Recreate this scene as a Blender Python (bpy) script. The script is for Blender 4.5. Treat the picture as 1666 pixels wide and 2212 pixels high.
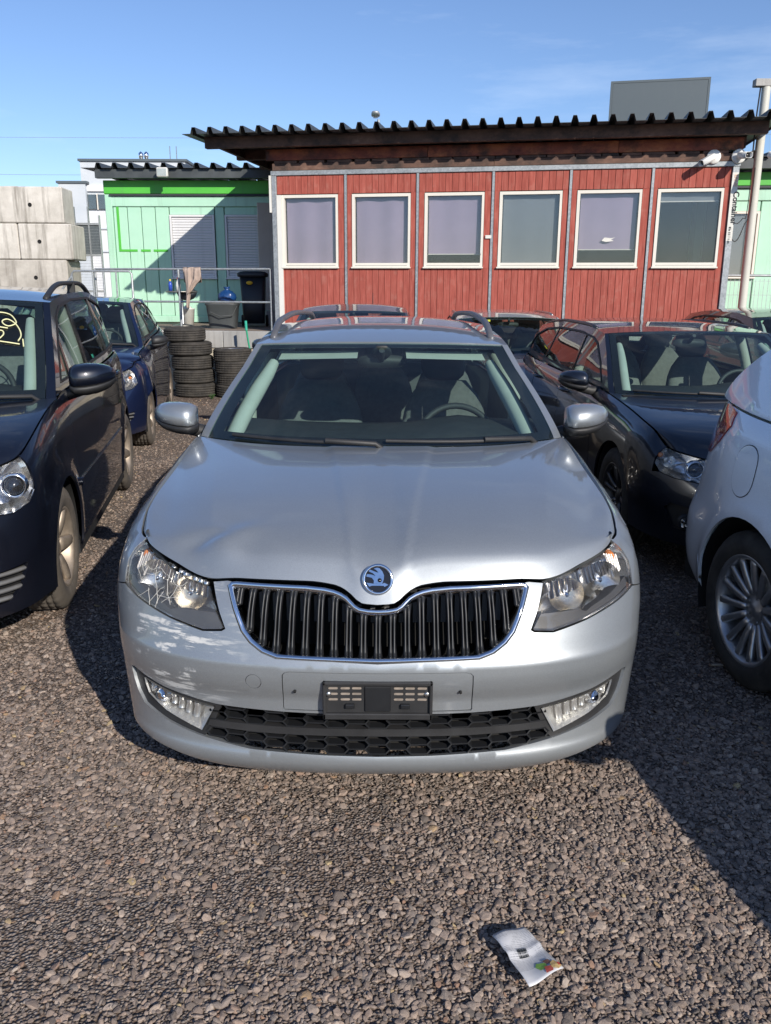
import bpy, math, random
import numpy as np
from mathutils import Vector, Matrix
from mathutils.geometry import delaunay_2d_cdt
random.seed(7); np.random.seed(7)
scn = bpy.context.scene
for o in list(bpy.data.objects): bpy.data.objects.remove(o)
COL = scn.collection

# ---------------------------------------------------------------- camera
cam = bpy.data.objects.new('camera', bpy.data.cameras.new('camera')); COL.objects.link(cam)
cam.location = (0, 0, 1.615)
cam.rotation_euler = (Matrix.Rotation(math.radians(90 - 15.0), 3, 'X') @ Matrix.Rotation(0.0043, 3, 'Z')).to_euler()
cam.data.sensor_fit = 'VERTICAL'; cam.data.sensor_height = 36.0; cam.data.lens = 36.0 * 1798 / 2212
cam.data.clip_start = 0.05; cam.data.clip_end = 3000
scn.camera = cam
scn.render.resolution_x, scn.render.resolution_y = 771, 1024

# ---------------------------------------------------------------- sky, sun, exposure
SUN = Vector((0.97, -1.65, 1.0)).normalized()          # from the yard towards the sun: behind the camera, to the right
elev = math.asin(SUN.z); azim = math.atan2(SUN.x, SUN.y)
world = bpy.data.worlds.new('World'); scn.world = world; world.use_nodes = True
nt = world.node_tree; nt.nodes.clear()
wo = nt.nodes.new('ShaderNodeOutputWorld'); bg = nt.nodes.new('ShaderNodeBackground'); sky = nt.nodes.new('ShaderNodeTexSky')
sky.sky_type = 'NISHITA'; sky.sun_disc = False; sky.sun_elevation = elev; sky.sun_rotation = azim
sky.altitude = 400; sky.air_density = 1.0; sky.dust_density = 0.3; sky.ozone_density = 2.2
bg.inputs['Strength'].default_value = 0.125
tint = nt.nodes.new('ShaderNodeMix'); tint.data_type = 'RGBA'; tint.blend_type = 'MULTIPLY'; tint.inputs[0].default_value = 1.0; tint.inputs[7].default_value = (.70, .765, .92, 1)
wc = nt.nodes.new('ShaderNodeTexCoord'); wm = nt.nodes.new('ShaderNodeMapping'); wm.inputs['Scale'].default_value = (1.2, 1.2, 7); wm.inputs['Rotation'].default_value = (0, .12, 0); wn = nt.nodes.new('ShaderNodeTexNoise'); wn.inputs['Scale'].default_value = 2.1; wn.inputs['Detail'].default_value = 7; wn.inputs['Roughness'].default_value = .62
wr = nt.nodes.new('ShaderNodeMapRange'); wr.inputs['From Min'].default_value = .52; wr.inputs['From Max'].default_value = .80; wr.inputs['To Max'].default_value = .22
cl = nt.nodes.new('ShaderNodeMix'); cl.data_type = 'RGBA'; cl.inputs[7].default_value = (7.5, 8.2, 9.0, 1)      # thin high cirrus
nt.links.new(wc.outputs['Generated'], wm.inputs[0]); nt.links.new(wm.outputs[0], wn.inputs['Vector']); nt.links.new(wn.outputs['Fac'], wr.inputs['Value']); nt.links.new(wr.outputs[0], cl.inputs[0])
nt.links.new(sky.outputs[0], tint.inputs[6]); nt.links.new(tint.outputs[2], cl.inputs[6]); nt.links.new(cl.outputs[2], bg.inputs[0]); nt.links.new(bg.outputs[0], wo.inputs[0])
sl = bpy.data.lights.new('sun', 'SUN'); sl.energy = 4.2; sl.angle = math.radians(0.5); sl.color = (1.0, 0.93, 0.83)
so = bpy.data.objects.new('sun', sl); COL.objects.link(so); so.rotation_euler = SUN.to_track_quat('Z', 'Y').to_euler(); so.location = (10, -16, 10)
scn.view_settings.view_transform = 'Standard'; scn.view_settings.look = 'None'
scn.view_settings.gamma = 1.0; scn.view_settings.use_curve_mapping = False; scn.view_settings.exposure = 0.35
scn.render.engine = 'CYCLES'
scn.cycles.max_bounces = 10; scn.cycles.transparent_max_bounces = 16; scn.cycles.caustics_reflective = False; scn.cycles.caustics_refractive = False

# ---------------------------------------------------------------- materials
MATS = {}
class N:
    """tiny node-graph helper"""
    def __init__(s, name):
        s.m = bpy.data.materials.new(name); s.m.use_nodes = True; s.t = s.m.node_tree; s.t.nodes.clear()
        s.out = s.n('ShaderNodeOutputMaterial')
    def n(s, typ, **kw):
        x = s.t.nodes.new(typ)
        for k, v in kw.items(): setattr(x, k, v)
        return x
    def l(s, a, b): s.t.links.new(a, b)
    def setin(s, node, **kw):
        for k, v in kw.items():
            i = node.inputs[k.replace('_', ' ')]
            if hasattr(v, 'is_linked'): s.l(v, i)
            else: i.default_value = v
    def coord(s, kind='Object', scale=1.0):
        tc = s.n('ShaderNodeTexCoord'); o = tc.outputs[kind]
        if scale != 1.0:
            mp = s.n('ShaderNodeMapping'); mp.inputs['Scale'].default_value = scale if hasattr(scale, '__len__') else (scale,) * 3
            s.l(o, mp.inputs[0]); o = mp.outputs[0]
        return o
    def noise(s, co, scale, detail=4, rough=.55):
        x = s.n('ShaderNodeTexNoise'); x.inputs['Scale'].default_value = scale; x.inputs['Detail'].default_value = detail; x.inputs['Roughness'].default_value = rough
        s.l(co, x.inputs['Vector']); return x.outputs['Fac']
    def vor(s, co, scale, feature='F1', out='Distance'):
        x = s.n('ShaderNodeTexVoronoi', feature=feature); x.inputs['Scale'].default_value = scale; s.l(co, x.inputs['Vector']); return x.outputs[out]
    def ramp(s, fac, stops, interp='LINEAR'):
        x = s.n('ShaderNodeValToRGB'); e = x.color_ramp.elements; x.color_ramp.interpolation = interp
        while len(e) < len(stops): e.new(0.5)
        for el, (p, c) in zip(e, stops):
            el.position = p; el.color = c if len(c) == 4 else (*c, 1)
        s.l(fac, x.inputs[0]); return x.outputs['Color']
    def mix(s, fac, a, b, typ='MIX'):
        x = s.n('ShaderNodeMix', data_type='RGBA', blend_type=typ)
        for i, v in ((0, fac), (6, a), (7, b)):
            if hasattr(v, 'is_linked'): s.l(v, x.inputs[i])
            else: x.inputs[i].default_value = v if (i == 0 or len(v) == 4) else (*v, 1)
        return x.outputs[2]
    def math(s, op, a, b=0.0, c=0.0):
        x = s.n('ShaderNodeMath', operation=op)
        for i, v in enumerate((a, b, c)):
            if hasattr(v, 'is_linked'): s.l(v, x.inputs[i])
            else: x.inputs[i].default_value = v
        return x.outputs[0]
    def sep(s, co):
        x = s.n('ShaderNodeSeparateXYZ'); s.l(co, x.inputs[0]); return x.outputs
    def bump(s, h, strength=.3, dist=.01):
        x = s.n('ShaderNodeBump'); x.inputs['Strength'].default_value = strength; x.inputs['Distance'].default_value = dist; s.l(h, x.inputs['Height']); return x.outputs[0]
    def bsdf(s, **kw):
        x = s.n('ShaderNodeBsdfPrincipled')
        for k, v in kw.items():
            i = x.inputs[k.replace('_', ' ')]
            if hasattr(v, 'is_linked'): s.l(v, i)
            else: i.default_value = (*v, 1) if (hasattr(v, '__len__') and len(v) == 3 and i.type == 'RGBA') else v
        s.l(x.outputs[0], s.out.inputs[0]); return x

def simple(name, col, rough=.6, metal=0.0, vary=.12, scale=6, bump=0.0, bscale=60, spec=.5, coat=0.0):
    """plain surface with cloudy wear in colour and gloss"""
    if name in MATS: return MATS[name]
    g = N(name); co = g.coord(); f = g.noise(co, scale, 6, .6)
    dark = tuple(c * (1 - vary) for c in col); lite = tuple(min(1, c * (1 + vary)) for c in col)
    c = g.ramp(f, [(.3, dark), (.7, lite)])
    r = g.math('MULTIPLY_ADD', f, .25, rough - .12)
    kw = dict(Base_Color=c, Roughness=r, Metallic=metal, Specular_IOR_Level=spec, Coat_Weight=coat, Coat_Roughness=.05)
    if bump: kw['Normal'] = g.bump(g.noise(co, bscale, 5, .6), bump, .004)
    g.bsdf(**kw); MATS[name] = g.m; return g.m

def paint(name, col, metal=.55, rough=.32, dust=.10, dustcol=(.33, .28, .23), scuff=None):
    """clear-coated car paint under a film of road dust"""
    if name in MATS: return MATS[name]
    g = N(name); co = g.coord()
    fl = g.vor(co, 900, 'F1', 'Color'); sp = g.n('ShaderNodeSeparateColor'); g.l(fl, sp.inputs[0])
    flake = g.math('MULTIPLY_ADD', sp.outputs[0], .20, .90)
    c = g.mix(1.0, col, g.n('ShaderNodeCombineColor').outputs[0], 'MULTIPLY')
    cc = g.t.nodes[-2]  # combine
    for k in range(3): g.l(flake, cc.inputs[k])
    d = g.noise(co, 2.3, 8, .62); d2 = g.noise(co, 55, 3, .7)
    z = g.sep(co)[2]
    low = g.math('SMOOTH_MIN', g.math('MAXIMUM', g.math('MULTIPLY_ADD', z, -1.6, 1.0), 0.0), 1.0, .1)
    df = g.math('MULTIPLY', g.math('MULTIPLY', g.ramp(d, [(.35, (.25,)*3), (.75, (1,)*3)]), g.math('MULTIPLY_ADD', d2, .9, .35)), g.math('MULTIPLY_ADD', low, dust * 2.2, dust))
    c2 = g.mix(df, c, dustcol)
    met = g.math('MULTIPLY', g.math('SUBTRACT', 1.0, df), metal)
    rg = g.math('MULTIPLY_ADD', df, .4, rough)
    crg = g.math('MULTIPLY_ADD', df, .55, .025)
    bm = None
    if scuff:                       # scraped corner: bare filler streaks within a soft region
        px, py, pz, rad = scuff
        mp = g.n('ShaderNodeVectorMath', operation='DISTANCE'); g.l(co, mp.inputs[0]); mp.inputs[1].default_value = (px, py, pz)
        reg = g.ramp(g.math('DIVIDE', mp.outputs['Value'], rad), [(.35, (1,)*3), (1.0, (0,)*3)])
        st = g.n('ShaderNodeMapping'); st.inputs['Rotation'].default_value = (0, .75, .2); st.inputs['Scale'].default_value = (3.5, 6, 42); g.l(co, st.inputs[0])
        s1 = g.noise(st.outputs[0], 1.5, 9, .72); s2 = g.noise(co, 8, 5, .6)
        m = g.math('MULTIPLY', g.math('MULTIPLY', reg, g.ramp(s1, [(.515, (0,)*3), (.555, (1,)*3)])), g.ramp(s2, [(.47, (0,)*3), (.53, (1,)*3)]))
        c2 = g.mix(g.math('MULTIPLY', m, .8), c2, (.62, .61, .58)); met = g.math('MULTIPLY', met, g.math('SUBTRACT', 1.0, m)); rg = g.math('MULTIPLY_ADD', m, .4, rg); crg = g.math('MULTIPLY_ADD', m, .5, crg)
    fb = g.bump(g.noise(co, 420, 2, .5), .015, .0006)
    g.bsdf(Base_Color=c2, Metallic=met, Roughness=rg, Coat_Weight=1.0, Coat_Roughness=crg, Coat_IOR=1.5, Coat_Normal=fb)
    MATS[name] = g.m; return g.m

def glass(name, tint=(.80, .90, .86), refl=1.0, dust=.03):
    """thin sheet of car or window glass: see-through with a mirror sheen, slightly dusty"""
    if name in MATS: return MATS[name]
    g = N(name); tr = g.n('ShaderNodeBsdfTransparent'); tr.inputs[0].default_value = (*tint, 1)
    gl = g.n('ShaderNodeBsdfGlossy'); gl.inputs['Roughness'].default_value = .0; gl.inputs['Color'].default_value = (1, 1, 1, 1)
    ge = g.n('ShaderNodeNewGeometry'); dt = g.n('ShaderNodeVectorMath', operation='DOT_PRODUCT'); g.l(ge.outputs['Incoming'], dt.inputs[0]); g.l(ge.outputs['Normal'], dt.inputs[1])
    ca = g.math('ABSOLUTE', dt.outputs['Value']); f = g.math('MINIMUM', g.math('MULTIPLY', g.math('MULTIPLY_ADD', g.math('POWER', g.math('SUBTRACT', 1.0, ca), 5.0), .92, .08), refl), 1.0)
    m1 = g.n('ShaderNodeMixShader'); g.l(f, m1.inputs[0]); g.l(tr.outputs[0], m1.inputs[1]); g.l(gl.outputs[0], m1.inputs[2])
    df = g.n('ShaderNodeBsdfDiffuse'); df.inputs[0].default_value = (.55, .52, .48, 1)
    co = g.coord(); d = g.math('MULTIPLY', g.ramp(g.noise(co, 3.5, 8, .65), [(.35, (.3,)*3), (.75, (1,)*3)]), dust)
    m2 = g.n('ShaderNodeMixShader'); g.l(d, m2.inputs[0]); g.l(m1.outputs[0], m2.inputs[1]); g.l(df.outputs[0], m2.inputs[2])
    g.l(m2.outputs[0], g.out.inputs[0]); MATS[name] = g.m; return g.m

# ---------------------------------------------------------------- objects and meshes
def tag(o, label=None, cat=None, group=None, kind=None):
    for k, v in (('label', label), ('category', cat), ('group', group), ('kind', kind)):
        if v: o[k] = v
    return o
def empty(name, loc=(0, 0, 0), rz=0.0, label=None, cat=None, group=None):
    o = bpy.data.objects.new(name, None); COL.objects.link(o); o.location = loc; o.rotation_euler = (0, 0, rz); o.empty_display_size = .2
    return tag(o, label, cat, group)
def link(name, me, mat=None, parent=None):
    o = bpy.data.objects.new(name, me); COL.objects.link(o)
    if mat and not me.materials:
        for m in (mat if isinstance(mat, (list, tuple)) else [mat]): me.materials.append(m)
    if parent: o.parent = parent
    return o
def copy_tree(o, parent=None):
    c = o.copy(); COL.objects.link(c); c.parent = parent
    for ch in list(o.children): copy_tree(ch, c)
    return c

class MB:
    """collects shapes into one mesh"""
    def __init__(s): s.v = []; s.f = []; s.sm = []
    def add(s, v, f, smooth=False):
        b = len(s.v); s.v += [tuple(map(float, p)) for p in v]; s.f += [tuple(i + b for i in q) for q in f]; s.sm += [smooth] * len(f); return s
    def box(s, c, d, bev=0.0, M=None, smooth=False):
        x, y, z = (d[0] / 2, d[1] / 2, d[2] / 2)
        if bev <= 0:
            V = [(i * x, j * y, k * z) for i in (-1, 1) for j in (-1, 1) for k in (-1, 1)]
            F = [(0, 1, 3, 2), (4, 6, 7, 5), (0, 4, 5, 1), (2, 3, 7, 6), (0, 2, 6, 4), (1, 5, 7, 3)]
        else:
            bev = min(bev, x * .95, y * .95, z * .95); V = []; F = []
            idx = {}
            for i in (-1, 1):
                for j in (-1, 1):
                    for k in (-1, 1):
                        for ax in range(3):
                            p = [i * (x - bev), j * (y - bev), k * (z - bev)]; p[ax] = (i * x, j * y, k * z)[ax]
                            idx[i, j, k, ax] = len(V); V.append(tuple(p))
            for ax in range(3):
                for sg in (-1, 1):
                    o1, o2 = [a for a in range(3) if a != ax]
                    q = []
                    for (p1, p2) in ((-1, -1), (1, -1), (1, 1), (-1, 1)):
                        k = [0, 0, 0]; k[ax] = sg; k[o1] = p1; k[o2] = p2; q.append(idx[(*k, ax)])
                    if (sg > 0) == (ax == 1): q = q[::-1]
                    F.append(tuple(q))
            for a1 in range(3):
                for a2 in range(a1 + 1, 3):
                    a3 = 3 - a1 - a2
                    for s1 in (-1, 1):
                        for s2 in (-1, 1):
                            def K(sx, ax):
                                k = [0, 0, 0]; k[a1] = s1; k[a2] = s2; k[a3] = sx; return idx[(*k, ax)]
                            F.append((K(-1, a1), K(1, a1), K(1, a2), K(-1, a2)))
            for i in (-1, 1):
                for j in (-1, 1):
                    for k in (-1, 1): F.append((idx[i, j, k, 0], idx[i, j, k, 1], idx[i, j, k, 2]))
        V = [Vector(v) for v in V]
        if M is not None: V = [M @ v for v in V]
        s.add([(v[0] + c[0], v[1] + c[1], v[2] + c[2]) for v in V], F, smooth); return s
    def bar(s, p, q, w, h=None, up=(0, 0, 1)):
        """square bar from p to q"""
        p, q = Vector(p), Vector(q); d = q - p; L = d.length; d.normalize(); u = Vector(up)
        x = d.cross(u)
        if x.length < 1e-4: x = d.cross(Vector((1, 0, 0)))
        x.normalize(); y = x.cross(d); M = Matrix((x, d, y)).transposed()
        return s.box((p + q) / 2, (w, L, h or w), 0, M)
    def tube(s, pts, r, n=8, cap=True, smooth=True, closed=False):
        pts = [Vector(p) for p in pts]; m = len(pts); rs = r if hasattr(r, '__len__') else [r] * m; V = []; F = []
        prev = None
        for i, p in enumerate(pts):
            if closed: t = pts[(i + 1) % m] - pts[i - 1]
            else: t = pts[min(i + 1, m - 1)] - pts[max(i - 1, 0)]
            t.normalize()
            if prev is None:
                a = Vector((0, 0, 1)) if abs(t.z) < .9 else Vector((1, 0, 0)); x = t.cross(a).normalized()
            else:
                x = prev - t * prev.dot(t)
                x = x.normalized() if x.length > 1e-6 else t.orthogonal().normalized()
            prev = x; y = t.cross(x)
            for k in range(n):
                an = 2 * math.pi * k / n; V.append(p + (x * math.cos(an) + y * math.sin(an)) * rs[i])
        for i in range(m if closed else m - 1):
            i2 = (i + 1) % m
            for k in range(n): F.append((i * n + k, i2 * n + k, i2 * n + (k + 1) % n, i * n + (k + 1) % n))
        s.add(V, F, smooth)
        if cap and not closed: s.add(V[:n], [tuple(range(n))[::-1]]); s.add(V[-n:], [tuple(range(n))])
        return s
    def loft(s, secs, closed=True, cap=True, smooth=True):
        n = len(secs[0]); V = [p for q in secs for p in q]; F = []
        for i in range(len(secs) - 1):
            for k in range(n if closed else n - 1): F.append((i * n + k, i * n + (k + 1) % n, (i + 1) * n + (k + 1) % n, (i + 1) * n + k))
        if cap and closed: F += [tuple(range(n))[::-1], tuple(range((len(secs) - 1) * n, len(secs) * n))]
        s.add(V, F, smooth); return s
    def lathe(s, prof, n=32, axis='Z', c=(0, 0, 0), smooth=True, close=False):
        """prof: (radius, along) pairs"""
        V = []; F = []; m = len(prof)
        for k in range(n):
            a = 2 * math.pi * k / n; ca, sa = math.cos(a), math.sin(a)
            for r, h in prof:
                p = {'Z': (r * ca, r * sa, h), 'X': (h, r * ca, r * sa), 'Y': (r * sa, h, r * ca)}[axis]
                V.append((p[0] + c[0], p[1] + c[1], p[2] + c[2]))
        for k in range(n):
            for i in range(m if close else m - 1):
                j = (i + 1) % m; F.append((k * m + i, ((k + 1) % n) * m + i, ((k + 1) % n) * m + j, k * m + j))
        s.add(V, F, smooth); return s
    def prism(s, poly, d, M=None, off=(0, 0, 0)):
        """polygon in XZ (x,z), thickness d along Y"""
        n = len(poly); V = [Vector((x, -d / 2, z)) for x, z in poly] + [Vector((x, d / 2, z)) for x, z in poly]
        if M is not None: V = [M @ v for v in V]
        V = [v + Vector(off) for v in V]
        F = [tuple(range(n)), tuple(range(2 * n - 1, n - 1, -1))] + [(i, i + n, (i + 1) % n + n, (i + 1) % n) for i in range(n)]
        s.add(V, F); return s
    def mesh(s, name):
        me = bpy.data.meshes.new(name); me.from_pydata(s.v, [], s.f); me.polygons.foreach_set('use_smooth', s.sm); me.update(); return me
    def build(s, name, mat, parent=None, fix=True):
        me = s.mesh(name)
        if fix:
            import bmesh
            bm = bmesh.new(); bm.from_mesh(me); bmesh.ops.recalc_face_normals(bm, faces=bm.faces); bm.to_mesh(me); bm.free()
        return link(name, me, mat, parent)

def sup(cx, cy, z, w, d, n=20, e=3.0, axis='Z', tilt=0.0):
    """superellipse loop of full width w, depth d at height z"""
    L = []
    for k in range(n):
        a = 2 * math.pi * k / n; c, si = math.cos(a), math.sin(a)
        x = math.copysign(abs(c) ** (2 / e), c) * w / 2; y = math.copysign(abs(si) ** (2 / e), si) * d / 2
        L.append({'Z': (cx + x, cy + y, z + y * tilt), 'Y': (cx + x, z + y * tilt, cy + y), 'X': (z + y * tilt, cx + x, cy + y)}[axis])
    return L

# ---------------------------------------------------------------- splines and panels
def spl(ts, ys):
    ts = np.asarray(ts, float); ys = np.asarray(ys, float); n = len(ts); h = np.diff(ts); A = np.zeros((n, n)); A[0, 0] = A[-1, -1] = 1
    r = np.zeros(ys.shape); dd = np.diff(ys, axis=0) / (h if ys.ndim == 1 else h[:, None])
    for i in range(1, n - 1):
        A[i, i - 1] = h[i - 1]; A[i, i] = 2 * (h[i - 1] + h[i]); A[i, i + 1] = h[i]; r[i] = 6 * (dd[i] - dd[i - 1])
    M = np.linalg.solve(A, r)
    def f(t):
        t = np.asarray(t, float); i = np.clip(np.searchsorted(ts, t) - 1, 0, n - 2); H = h[i]; a = ts[i + 1] - t; b = t - ts[i]
        if ys.ndim > 1: a = a[..., None]; b = b[..., None]; H = H[..., None]
        return M[i] * a ** 3 / (6 * H) + M[i + 1] * b ** 3 / (6 * H) + (ys[i] / H - M[i] * H / 6) * a + (ys[i + 1] / H - M[i + 1] * H / 6) * b
    return f
def pch(ts, ys=None):
    if ys is None: ts, ys = zip(*ts)
    ts = np.asarray(ts, float); ys = np.asarray(ys, float); h = np.diff(ts); d = np.diff(ys) / h; m = np.zeros(len(ts)); m[0] = d[0]; m[-1] = d[-1]
    for i in range(1, len(ts) - 1):
        if d[i - 1] * d[i] > 0:
            w1 = 2 * h[i] + h[i - 1]; w2 = h[i] + 2 * h[i - 1]; m[i] = (w1 + w2) / (w1 / d[i - 1] + w2 / d[i])
    def f(t):
        t = np.clip(np.asarray(t, float), ts[0], ts[-1]); i = np.clip(np.searchsorted(ts, t) - 1, 0, len(ts) - 2); H = h[i]; s = (t - ts[i]) / H
        return (1 + 2 * s) * (1 - s) ** 2 * ys[i] + s * (1 - s) ** 2 * H * m[i] + s * s * (3 - 2 * s) * ys[i + 1] + s * s * (s - 1) * H * m[i + 1]
    return f
def smooth(x): x = np.clip(x, 0, 1); return x * x * (3 - 2 * x)
def dens(poly, step, closed=True):
    out = []; n = len(poly)
    for i in range(n if closed else n - 1):
        p = np.array(poly[i], float); q = np.array(poly[(i + 1) % n], float); k = max(1, int(math.ceil(np.linalg.norm(q - p) / step)))
        for j in range(k): out.append(p + (q - p) * j / k)
    if not closed: out.append(np.array(poly[-1], float))
    return np.array(out)
def curve(pts, n=24, closed=False):
    """smooth polyline through points (Catmull-Rom)"""
    P = [np.array(p, float) for p in pts]; m = len(P); out = []
    for i in range(m if closed else m - 1):
        p0 = P[(i - 1) % m] if closed or i > 0 else 2 * P[0] - P[1]; p1 = P[i]; p2 = P[(i + 1) % m]; p3 = P[(i + 2) % m] if closed or i < m - 2 else 2 * P[-1] - P[-2]
        for k in range(n):
            t = k / n; out.append(.5 * (2 * p1 + (p2 - p0) * t + (2 * p0 - 5 * p1 + 4 * p2 - p3) * t * t + (3 * p1 - p0 - 3 * p2 + p3) * t ** 3))
    if not closed: out.append(P[-1])
    return np.array(out)
def inside(pts, poly):
    x, y = pts[:, 0], pts[:, 1]; r = np.zeros(len(pts), bool); n = len(poly); j = n - 1
    for i in range(n):
        xi, yi = poly[i]; xj, yj = poly[j]
        if yi != yj:
            c = ((yi > y) != (yj > y)) & (x < (xj - xi) * (y - yi) / (yj - yi) + xi); r ^= c
        j = i
    return r
def panel(name, fn, outline, mat, parent, holes=(), step=.035, rim=.012, out=None, bstep=None, off=0.0, sharp_rim=True):
    """sheet cut to an outline (with holes) on a smooth surface fn(uv)->xyz; normals come from the surface itself"""
    bstep = bstep or step * .8
    loops = [dens(outline, bstep)] + [dens(h, bstep) for h in holes]
    lo = loops[0].min(0); hi = loops[0].max(0)
    gx, gy = np.meshgrid(np.arange(lo[0], hi[0], step), np.arange(lo[1], hi[1], step * .866), indexing='ij'); gx = gx + (np.arange(gx.shape[1]) % 2) * step / 2
    G = np.stack([gx.ravel(), gy.ravel()], 1); k = inside(G, loops[0])
    for h in loops[1:]: k &= ~inside(G, h)
    G = G[k]; bp = np.concatenate(loops)
    if len(G):
        d = np.full(len(G), 9e9)
        for i in range(0, len(bp), 200): d = np.minimum(d, ((G[:, None, :] - bp[None, i:i + 200]) ** 2).sum(2).min(1))
        G = G[d > (step * .45) ** 2]
    P = np.concatenate([bp, G]); E = []; b = 0
    for L in loops: E += [(b + i, b + (i + 1) % len(L)) for i in range(len(L))]; b += len(L)
    V, _, F, ov, _, _ = delaunay_2d_cdt([Vector(p) for p in P], E, [], 0, 1e-7)
    V = np.array([(v.x, v.y) for v in V]); F = [f for f in F if len(f) == 3]; Fa = np.array(F); cen = V[Fa].mean(1)
    keep = inside(cen, loops[0])
    for h in loops[1:]: keep &= ~inside(cen, h)
    Fa = Fa[keep]
    def nrm(uv):
        e = 1e-3; du = fn(uv + [e, 0]) - fn(uv - [e, 0]); dv = fn(uv + [0, e]) - fn(uv - [0, e]); n = np.cross(du, dv); return n / np.maximum(np.linalg.norm(n, axis=1, keepdims=True), 1e-12)
    X = fn(V); NN = nrm(V)
    if out is None: out = (0, 0, 1)
    o = out(X) if callable(out) else np.array(out, float)[None, :]
    sg = 1.0 if (NN * o).sum(1).mean() >= 0 else -1.0
    NN = NN * sg
    if sg < 0: Fa = Fa[:, ::-1]
    X = X + NN * off
    vs = [X]; faces = [tuple(f) for f in Fa]; ln = [NN[Fa].reshape(-1, 3)]; base = len(X)
    if rim:
        for L in loops:
            Q = fn(L); q = nrm(L) * sg; Q = Q + q * off; n = len(L); vs += [Q, Q - q * rim]
            for i in range(n):
                j = (i + 1) % n; faces.append((base + i, base + j, base + n + j, base + n + i))
            t = np.roll(Q, -1, 0) - np.roll(Q, 1, 0); sd = np.cross(t, -q); sd /= np.maximum(np.linalg.norm(sd, axis=1, keepdims=True), 1e-9)
            for i in range(n):
                j = (i + 1) % n; ln.append(np.array([sd[i], sd[j], sd[j], sd[i]]))
            base += 2 * n
    me = bpy.data.meshes.new(name); me.from_pydata(np.concatenate(vs).tolist(), [], faces); me.polygons.foreach_set('use_smooth', [True] * len(me.polygons))
    me.update()
    me.normals_split_custom_set(np.concatenate(ln).tolist())
    return link(name, me, mat, parent)
def mirror(o, name=None, parent=None):
    """mirrored copy (x -> -x) of a mesh object"""
    me = o.data.copy(); n = len(me.vertices); co = np.zeros(n * 3); me.vertices.foreach_get('co', co); co = co.reshape(-1, 3)
    ln = np.zeros(len(me.loops) * 3); me.corner_normals.foreach_get('vector', ln); ln = ln.reshape(-1, 3)
    polys = [tuple(p.vertices) for p in me.polygons]; lst = [tuple(p.loop_indices) for p in me.polygons]
    m2 = bpy.data.meshes.new(me.name); co[:, 0] *= -1; ln[:, 0] *= -1
    m2.from_pydata(co.tolist(), [], [p[::-1] for p in polys]); m2.polygons.foreach_set('use_smooth', [p.use_smooth for p in me.polygons]); m2.update()
    m2.normals_split_custom_set([ln[i].tolist() for l in lst for i in l[::-1]])
    for m in o.data.materials: m2.materials.append(m)
    bpy.data.meshes.remove(me)
    return link(name or o.name.split('.')[0], m2, None, parent or o.parent)
# ---------------------------------------------------------------- ground
def ground():
    g = N('gravel ground'); co = g.coord(); v = g.vor(co, 110, 'F1', 'Color'); sp = g.n('ShaderNodeSeparateColor'); g.l(v, sp.inputs[0]); d = g.vor(co, 110)
    big = g.noise(co, .9, 6, .6)
    st = g.ramp(sp.outputs[0], [(0, (.10, .085, .075)), (.35, (.21, .175, .15)), (.6, (.30, .25, .215)), (.85, (.24, .215, .20)), (1, (.40, .34, .29))])
    c = g.mix(g.ramp(d, [(.45, (0,)*3), (.75, (1,)*3)]), st, (.14, .10, .075)); c = g.mix(g.math('MULTIPLY', g.ramp(big, [(.45, (0,)*3), (.75, (1,)*3)]), .55), c, (.15, .095, .063))
    g.bsdf(Base_Color=c, Roughness=.92, Specular_IOR_Level=.2, Normal=g.bump(g.math('SUBTRACT', 1.0, d), .9, .02)); MATS['gravel ground'] = g.m
    m = MB(); m.add([(-600, -600, 0), (600, -600, 0), (600, 900, 0), (-600, 900, 0)], [(0, 1, 2, 3)]); tag(m.build('ground', g.m), kind='structure')
ground()
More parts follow.
